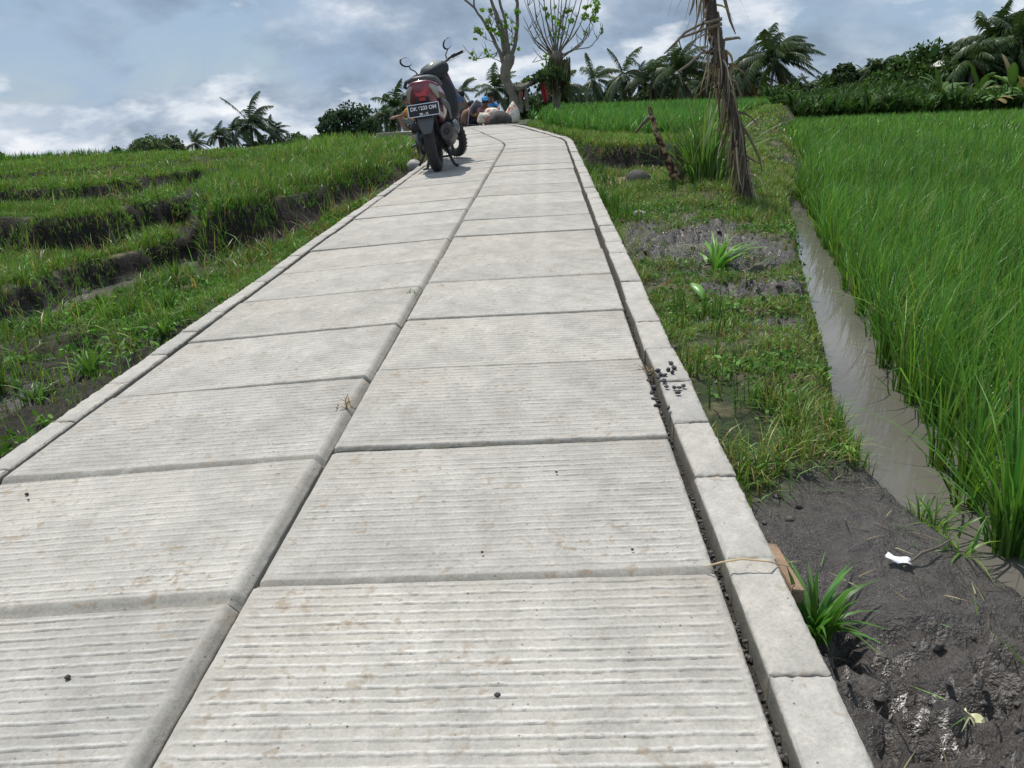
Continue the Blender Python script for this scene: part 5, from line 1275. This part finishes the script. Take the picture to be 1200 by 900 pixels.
    for c, sz in (((0, 0, .050), (.275, .008, .006)), ((0, 0, -.050), (.275, .008, .006)), ((-.1345, 0, 0), (.006, .008, .100)), ((.1345, 0, 0), (.006, .008, .100))): fr.box(rotp @ Vector(c) + Vector((0, -.277, .545)), sz, rotp)
    fr.build('plate_frame', slv, pl, smooth=False)
    def text(s, size, off, nm):
        cu = bpy.data.curves.new(nm, 'FONT'); cu.body = s; cu.size = size; cu.space_character = .95; cu.align_x = 'CENTER'; cu.align_y = 'CENTER'; cu.extrude = .0008; cu.offset = .0012; t0 = bpy.data.objects.new(nm, cu); link(t0); bpy.context.view_layer.update()
        me_ = bpy.data.meshes.new_from_object(t0.evaluated_get(bpy.context.evaluated_depsgraph_get())); bpy.data.objects.remove(t0); me_.materials.clear(); me_.materials.append(M_WHITE); t = bpy.data.objects.new(nm, me_); link(t, pl); t.matrix_local = Matrix.Translation(rotp @ Vector((0, -.0045, 0)) + Vector((0, -.275, .545)) + rotp @ Vector(off)) @ (rotp @ Matrix.Rotation(PI / 2, 3, 'X')).to_4x4(); return t
    text('DK 6233 OM', .043, (0, 0, .014), 'plate_number'); text('09 - 15', .028, (0, 0, -.034), 'plate_date')
    # mud flap
    e = MB(); e.loft([[(-.075, -.24, .50), (.075, -.24, .50), (.075, -.225, .50), (-.075, -.225, .50)], [(-.07, -.275, .44), (.07, -.275, .44), (.07, -.26, .44), (-.07, -.26, .44)], [(-.048, -.30, .37), (.048, -.30, .37), (.048, -.286, .37), (-.048, -.286, .37)], [(-.03, -.305, .345), (.03, -.305, .345), (.03, -.292, .345), (-.03, -.292, .345)]]).build('mud_flap', gry, S, bevel=.006)
    e = MB(); e.box((0, -.15, .52), (.11, .2, .05)); e.build('flap_bracket', blk, S, bevel=.01)
    e = MB()      # inner rear fender
    for i in range(12):
        a = math.radians(40 + i * 9); a2 = math.radians(49 + i * 9); rr_ = R + .045
        e.box((0, -math.cos((a + a2) / 2) * rr_, R + math.sin((a + a2) / 2) * rr_), (.13, .06, .008), Matrix.Rotation((a + a2) / 2 - PI / 2, 3, 'X').inverted())
    e.build('rear_fender', blk, S)
    # floorboard and belly
    e = MB(); e.loft([ring(.45, .36, .13, .09), ring(.7, .30, .17, .06), ring(.9, .30, .17, .055), ring(1.0, .36, .16, .08)]).build('floorboard', blk, S, sub=1)
    # leg shield
    sh_ = []
    for (z, y, w) in ((.32, 1.0, .12), (.45, .99, .19), (.60, 1.0, .215), (.70, 1.01, .19), (.78, 1.02, .15), (.86, 1.02, .09)):
        sh_.append([(-w, y, z), (-w * .5, y - .05, z), (0, y - .065, z), (w * .5, y - .05, z), (w, y, z), (w * .9, y + .07, z), (w * .4, y + .12, z), (-w * .4, y + .12, z), (-w * .9, y + .07, z)])
    MB().loft(sh_).build('leg_shield', blk, S, sub=1)
    e = MB(); e.loft([[(-.19, 1.05, .45), (.19, 1.05, .45), (.12, 1.16, .42), (-.12, 1.16, .42)], [(-.20, 1.07, .65), (.20, 1.07, .65), (.12, 1.17, .66), (-.12, 1.17, .66)], [(-.13, 1.07, .86), (.13, 1.07, .86), (.08, 1.13, .84), (-.08, 1.13, .84)]]).build('front_cowl', mar, S, bevel=.02)
    # pillion pegs
    for sg in (-1, 1):
        e = MB(); e.tube([(sg * .14, .34, .36), (sg * .20, .30, .37)], .012, 8); e.tube([(sg * .20, .30, .37), (sg * .235, .24, .43)], .014, 8); e.build('footpeg', met, S)
    # kick starter on the left
    MB().tube([(-.15, .16, .27), (-.19, .12, .25), (-.20, .02, .24)], [.012, .009, .012], 8).build('kick_lever', met, S)
    # centre stand
    e = MB()
    for sg in (-1, 1): e.tube([(sg * .06, .36, .22), (sg * .10, .30, .10), (sg * .13, .28, .02), (sg * .16, .24, .008)], [.014, .014, .014, .016], 8)
    e.tube([(-.1, .3, .1), (.1, .3, .1)], .01, 8); e.build('centre_stand', blk, S)
    e = MB(); e.tube([(-.12, .62, .24), (-.20, .64, .10), (-.27, .66, .01)], [.012, .012, .014], 8); e.tube([(-.25, .62, .012), (-.30, .68, .012)], .016, 8); e.build('side_stand', blk, S)
    # steering assembly
    piv = Vector((0, 1.06, .72)); rake = math.radians(26); ax = Vector((0, -math.sin(rake), math.cos(rake))); ang = math.radians(42)
    Rm = Matrix.Translation(piv) @ Matrix.Rotation(ang, 4, ax) @ Matrix.Translation(-piv); Rh = Rm @ Matrix.Translation((0, 0, -.085))
    st_parts = []
    fw = wheel(S, (0, WB, R), .08); fw.matrix_local = Rm @ Matrix.Translation((0, WB, R)); 
    def P(mb_, nm, mt, par=S, **kw):
        o_ = mb_.build(nm, mt, par, **kw); 
        if par is S: o_.matrix_local = Rm if nm in ('fork', 'front_fender') else Rh
        return o_
    e = MB()
    for sg in (-1, 1): e.tube([(sg * .07, WB, R), (sg * .07, WB - .17, R + .36)], [.018, .02], 10)
    e.box((0, WB - .175, R + .37), (.18, .06, .04)); P(e, 'fork', blk)
    e = MB()
    for i in range(14):
        a = math.radians(25 + i * 9); rr_ = R + .03; e.box((0, WB - math.cos(a) * rr_ , R + math.sin(a) * rr_), (.10, .055, .008), Matrix.Rotation(a - PI / 2, 3, 'X').inverted())
    P(e, 'front_fender', mar)
    c = Vector((0, .98, .99))
    e = MB(); e.loft([[(x * w, y, z + dz) for x, dz in ((-1, -.02), (-.6, -.09), (.6, -.09), (1, -.02), (.75, .05), (-.75, .05))] for (w, y, z) in ((.10, .85, .95), (.155, .89, .975), (.165, .98, .995), (.13, 1.07, 1.0), (.07, 1.12, .98))])
    cw = P(e, 'handlebar_cowl', simple('cowl_grey', (.022, .023, .026), .6, 0, .1, 8), sub=1)
    e = MB(); e.ellipsoid((0, .91, 1.022), (.075, .05, .012), 20, 6, rot=Matrix.Rotation(math.radians(35), 3, 'X')); P(e, 'speedometer', clr)
    for sg in (-1, 1):
        e = MB(); e.tube([(sg * .12, .97, .985), (sg * .22, .94, 1.0), (sg * .25, .925, 1.0)], .011, 8); P(e, 'handlebar', blk)
        e = MB(); e.tube([(sg * .23, .935, 1.0), (sg * .34, .88, .998)], [.017, .017], 12); g_ = P(e, 'grip', blk)
        e = MB(); e.tube([(sg * .338, .881, .998), (sg * .36, .870, .997)], [.016, .018], 12); e.build('bar_end', slv, g_)
        e = MB(); e.tube([(sg * .17, 1.00, .985), (sg * .25, .985, .975), (sg * .33, .94, .97)], [.008, .007, .006], 8); P(e, 'brake_lever', slv)
        e = MB(); e.tube([(sg * .19, .97, 1.0), (sg * .20, .975, 1.04), (sg * .245, .96, 1.08), (sg * .250, .955, 1.11)], [.007, .006, .006, .006], 8); ms = P(e, 'mirror_stem', blk)
        e = MB(); rm_ = Matrix.Rotation(math.radians(-sg * 25), 3, 'Y'); e.ellipsoid((sg * .262, .955, 1.155 - .03 * (sg > 0)), (.068, .018, .046), 20, 10, rot=rm_); ms2 = P(e, 'mirror', blk)
        e = MB(); ring_ = []
        for k in range(24): a = 2 * PI * k / 24; q = rm_ @ Vector((.057 * math.cos(a), -.0178, .037 * math.sin(a))); ring_.append(q + Vector((sg * .262, .955, 1.155 - .03 * (sg > 0))))
        ring2 = [q + Vector((0, .01, 0)) for q in ring_]; e.loft([ring_, ring2]); e.build('mirror_glass', mirr, ms2, smooth=False)
    return S
M_WHITE = simple('white_paint', (.8, .8, .8), .4, 0, .03, 10)
SCT = build_scooter()
K = 1.13
yS = 8.45; xS = -.58
SCT.location = (xS, yS, float(road_z(xS, yS)) - .026)
SCT.scale = (K, K, K)
SCT.rotation_euler = (math.radians(2.0), math.radians(-6.0), math.radians(.5))

# ------------------------------------------------------------------ people
M_SKIN = simple('skin', (.23, .12, .075), .55, 0, .1, 6); M_HAIR = simple('hair', (.012, .010, .009), .6, 0, .2, 20)
def person(label, loc, rotz, pose, shirt, pants, hat=None, scale=1.15):
    """pose: dict of joints in metres, pelvis etc.; body is one skinned mesh"""
    o = empty('person', loc, (0, 0, rotz)); tag(o, label, 'person', 'people resting at the end of the road'); o.scale = (scale,) * 3
    J = pose; names = ['pel', 'spi', 'che', 'nec', 'hea', 'top']
    V = [Vector(J[k]) for k in names]; R_ = [.13, .12, .14, .055, .085, .06]; E_ = [(i, i + 1) for i in range(5)]
    def chain(start, keys, rads):
        prev = start
        for k, r in zip(keys, rads): V.append(Vector(J[k])); R_.append(r); E_.append((prev, len(V) - 1)); prev = len(V) - 1
    for s in ('L', 'R'):
        chain(2, ['sh' + s, 'el' + s, 'wr' + s, 'ha' + s, 'fi' + s], [.055, .042, .028, .034, .012]); 
        chain(0, ['hi' + s, 'kn' + s, 'an' + s, 'fo' + s], [.085, .058, .040, .033])
    me = bpy.data.meshes.new('body'); me.from_pydata([tuple(v) for v in V], E_, []); me.materials.append(M_SKIN); b = bpy.data.objects.new('body', me); link(b, o)
    sk = b.modifiers.new('skin', 'SKIN'); 
    if not me.skin_vertices: 
        bpy.context.view_layer.objects.active = b
    for i, sv in enumerate(me.skin_vertices[0].data): sv.radius = (R_[i], R_[i]); sv.use_root = (i == 0)
    sk.use_smooth_shade = True; su = b.modifiers.new('sub', 'SUBSURF'); su.levels = 1; su.render_levels = 2
    # clothes follow the limbs
    mb = MB(); P_ = {k: Vector(v) for k, v in J.items()}
    mb.tube([P_['pel'] + Vector((0, 0, -.02)), P_['spi'], P_['che'], P_['che'].lerp(P_['nec'], .75)], [.165, .15, .175, .085], 14)
    for s in ('L', 'R'): mb.tube([P_['che'].lerp(P_['sh' + s], .3), P_['sh' + s], P_['sh' + s].lerp(P_['el' + s], .75)], [.08, .075, .065], 10)
    mb.build('shirt', shirt, o, sub=1)
    mb = MB()
    for s in ('L', 'R'): mb.tube([P_['pel'], P_['hi' + s], P_['kn' + s], P_['kn' + s].lerp(P_['an' + s], .75)], [.13, .11, .078, .066], 12)
    mb.build('trousers', pants, o, sub=1)
    mb = MB(); d = (P_['top'] - P_['hea']).normalized(); c = P_['hea'].lerp(P_['top'], .45); mb.ellipsoid(c + Vector((0, .015, .02)), (.098, .108, .10), 16, 10); mb.build('hair', M_HAIR, o)
    if hat is not None: mb = MB(); mb.ellipsoid(c + Vector((0, 0, .05)), (.108, .118, .085), 16, 8); mb.tube([c + Vector((0, -.05, .05)), c + Vector((0, -.19, .035))], [.08, .05], 10, squash=.15); mb.build('cap', hat, o)
    mb = MB(); mb.ellipsoid(P_['hea'].lerp(P_['top'], .2) + Vector((0, -.095, 0)), (.014, .02, .02), 8, 6)
    for sg in (-1, 1): mb.ellipsoid(P_['hea'].lerp(P_['top'], .35) + Vector((sg * .088, 0, -.01)), (.012, .022, .03), 8, 6)
    mb.build('face', M_SKIN, o); return o
squat = dict(pel=(0, .12, .26), spi=(0, .08, .42), che=(0, 0, .60), nec=(0, -.05, .74), hea=(0, -.09, .84), top=(0, -.10, .96), shL=(.18, -.01, .66), elL=(.22, -.20, .50), wrL=(.12, -.38, .46), haL=(.08, -.44, .44), fiL=(.06, -.52, .42), shR=(-.18, -.01, .66), elR=(-.22, -.20, .50), wrR=(-.12, -.38, .48), haR=(-.08, -.44, .46), fiR=(-.05, -.52, .44),
             hiL=(.11, .06, .26), knL=(.17, -.32, .46), anL=(.14, -.08, .09), foL=(.15, -.26, .03), hiR=(-.11, .06, .26), knR=(-.17, -.32, .46), anR=(-.14, -.08, .09), foR=(-.15, -.26, .03))
sit = dict(pel=(0, .10, .12), spi=(0, .10, .28), che=(0, .02, .46), nec=(0, -.06, .58), hea=(0, -.12, .66), top=(0, -.14, .78), shL=(.18, -.01, .52), elL=(.24, -.18, .36), wrL=(.14, -.36, .34), haL=(.10, -.43, .33), fiL=(.08, -.50, .31), shR=(-.18, -.01, .52), elR=(-.24, -.18, .36), wrR=(-.14, -.36, .34), haR=(-.10, -.43, .33), fiR=(-.08, -.5, .31),
           hiL=(.11, .02, .12), knL=(.19, -.40, .40), anL=(.15, -.66, .07), foL=(.15, -.80, .03), hiR=(-.11, .02, .12), knR=(-.19, -.40, .40), anR=(-.15, -.66, .07), foR=(-.15, -.80, .03))
bend_ = dict(pel=(0, .15, .62), spi=(0, .05, .78), che=(0, -.12, .92), nec=(0, -.24, .99), hea=(0, -.33, 1.02), top=(0, -.43, 1.07), shL=(.18, -.14, .94), elL=(.22, -.24, .70), wrL=(.16, -.34, .50), haL=(.14, -.38, .43), fiL=(.13, -.40, .36), shR=(-.18, -.14, .94), elR=(-.22, -.24, .70), wrR=(-.16, -.34, .50), haR=(-.14, -.38, .43), fiR=(-.13, -.4, .36),
             hiL=(.11, .13, .60), knL=(.15, -.06, .36), anL=(.14, .08, .08), foL=(.15, -.10, .03), hiR=(-.11, .13, .60), knR=(-.15, -.06, .36), anR=(-.14, .08, .08), foR=(-.15, -.10, .03))
def cm_(n_, c): return simple(n_, c, .85, 0, .2, 10)
blue = cm_('blue_cotton', (.06, .13, .26)); brown = cm_('brown_cotton', (.17, .08, .055)); dark = cm_('dark_cotton', (.025, .028, .035)); yel = cm_('yellow_cotton', (.55, .42, .04)); pink = cm_('pink_cotton', (.42, .20, .24)); cyan = cm_('sky_blue_cloth', (.06, .30, .62)); org = cm_('orange_cotton', (.62, .28, .05)); greyc = cm_('grey_cotton', (.12, .14, .13))
def put(u, v, Y): p_ = at(u, v, Y); return (p_.x, Y, ground_z(p_.x, Y) - .01)
person('person in a blue shirt bending forward just right of the scooter seat', put(535, 142, 26), -1.3, bend_, blue, greyc)
person('bare-armed person in a brown top crouching behind the blue-shirted one', put(545, 141, 27.5), -1.7, squat, brown, dark, scale=1.22)
person('person in dark clothes sitting low with head bowed beside the yellow shirt', put(549, 144, 25.5), 1.6, sit, cm_('tan_cotton', (.22, .13, .09)), dark, scale=1.0)
person('person in a yellow shirt sitting low at the right of the group', put(557, 144, 26.0), 1.2, sit, yel, dark, scale=.85)
person('person in a pink shirt and blue cap behind the slumped sack', put(569, 142, 25.4), .2, sit, pink, dark, cyan, scale=1.05)
person('dark-haired person with a blue cloth sitting behind the bulging sack', put(575, 141, 26.5), .3, squat, cyan, dark, scale=1.05)
person('person in an orange shirt crouching on the verge left of the scooter plate', put(483, 158, 21), -1.45, squat, org, greyc, scale=1.0)

# ------------------------------------------------------------------ light and sky
SUN_EL, SUN_AZ = math.radians(63), math.radians(-32)      # azimuth measured from +Y towards +X
w = bpy.data.worlds.new('World'); SC.world = w; w.use_nodes = True; nt = w.node_tree; nt.nodes.clear()
out = N(nt, 'ShaderNodeOutputWorld'); bg = N(nt, 'ShaderNodeBackground'); nt.links.new(bg.outputs[0], out.inputs[0])
sky = N(nt, 'ShaderNodeTexSky'); sky.sky_type = 'NISHITA'; sky.sun_disc = False; sky.sun_elevation = SUN_EL; sky.sun_rotation = SUN_AZ; sky.air_density = 1.0; sky.dust_density = .4; sky.ozone_density = 1.5
tc = N(nt, 'ShaderNodeTexCoord'); sep = N(nt, 'ShaderNodeSeparateXYZ'); nt.links.new(tc.outputs['Generated'], sep.inputs[0])
# cloud deck: project the view direction on a horizontal layer
zc = N(nt, 'ShaderNodeMath', operation='ADD'); nt.links.new(sep.outputs[2], zc.inputs[0]); zc.inputs[1].default_value = .42
zm = N(nt, 'ShaderNodeMath', operation='MAXIMUM'); nt.links.new(zc.outputs[0], zm.inputs[0]); zm.inputs[1].default_value = .05
dx = N(nt, 'ShaderNodeMath', operation='DIVIDE'); nt.links.new(sep.outputs[0], dx.inputs[0]); nt.links.new(zm.outputs[0], dx.inputs[1])
dy = N(nt, 'ShaderNodeMath', operation='DIVIDE'); nt.links.new(sep.outputs[1], dy.inputs[0]); nt.links.new(zm.outputs[0], dy.inputs[1])
cb_ = N(nt, 'ShaderNodeCombineXYZ'); nt.links.new(dx.outputs[0], cb_.inputs[0]); nt.links.new(dy.outputs[0], cb_.inputs[1]); cb_.inputs[2].default_value = 3.3
n1 = noise(nt, 1.9, 9, .55, cb_.outputs[0], .15); n2 = noise(nt, 3.4, 10, .55, cb_.outputs[0], .1)
n3 = noise(nt, 1.7, 9, .62, cb_.outputs[0], .6)
SKYS = .075
def scale_col(col, f): return mix(nt, 1.0, col, (f, f, f), 'MULTIPLY')
base_sky = scale_col(sky.outputs[0], SKYS)
# thin veil, then soft grey-blue cloud, then brighter cumulus heads and darker bellies
veil = ramp(nt, n3.outputs['Fac'], [(.36, .45), (.60, .92)]).outputs['Color']
c = mix(nt, veil, base_sky, (.33, .445, .61))
cov = ramp(nt, n1.outputs['Fac'], [(.42, 0.0), (.53, .92)]).outputs['Color']
shade = ramp(nt, n2.outputs['Fac'], [(.36, (.225, .295, .39)), (.46, (.29, .37, .48)), (.53, (.42, .49, .59)), (.61, (.72, .765, .83))]).outputs['Color']
c = mix(nt, cov, c, shade)
n5 = noise(nt, 2.3, 10, .52, cb_.outputs[0], .05); n6 = noise(nt, 5.5, 8, .6, cb_.outputs[0], .1)
cum = ramp(nt, n5.outputs['Fac'], [(.525, 0.0), (.575, .95)]).outputs['Color']
cs = ramp(nt, n6.outputs['Fac'], [(.38, (.42, .50, .61)), (.50, (.64, .70, .78)), (.60, (.88, .90, .93))]).outputs['Color']
lowb = ramp(nt, sep.outputs[2], [(.0, .85), (.16, .6), (.34, 0.1)]).outputs['Color']
c = mix(nt, mix(nt, 1.0, cum, lowb, 'MULTIPLY'), c, cs)
nt.links.new(c, bg.inputs['Color']); bg.inputs['Strength'].default_value = 1.0
sl = bpy.data.lights.new('sun', 'SUN'); sl.energy = 3.9; sl.angle = math.radians(.5); sl.color = (1, .96, .90); so = link(bpy.data.objects.new('sun', sl))
dvec = Vector((math.sin(SUN_AZ) * math.cos(SUN_EL), math.cos(SUN_AZ) * math.cos(SUN_EL), math.sin(SUN_EL)))
so.rotation_euler = dvec.to_track_quat('Z', 'Y').to_euler(); so.location = (0, 0, 20)
vs = SC.view_settings; vs.view_transform = 'Standard'; vs.look = 'None'; vs.exposure = .15; vs.gamma = 1; vs.use_curve_mapping = False
SC.cycles.max_bounces = 6; SC.cycles.diffuse_bounces = 3; SC.cycles.glossy_bounces = 3; SC.cycles.transmission_bounces = 4; SC.cycles.transparent_max_bounces = 4
try: SC.cycles.use_denoising = True; SC.cycles.denoiser = 'OPENIMAGEDENOISE'
except Exception: pass
# ------------------------------------------------------------------ to metres
for o in list(SC.objects):
    if o.parent is None:
        o.location = o.location * WORLD_SCALE
        if o.type != 'CAMERA' and o.type != 'LIGHT': o.scale = o.scale * WORLD_SCALE
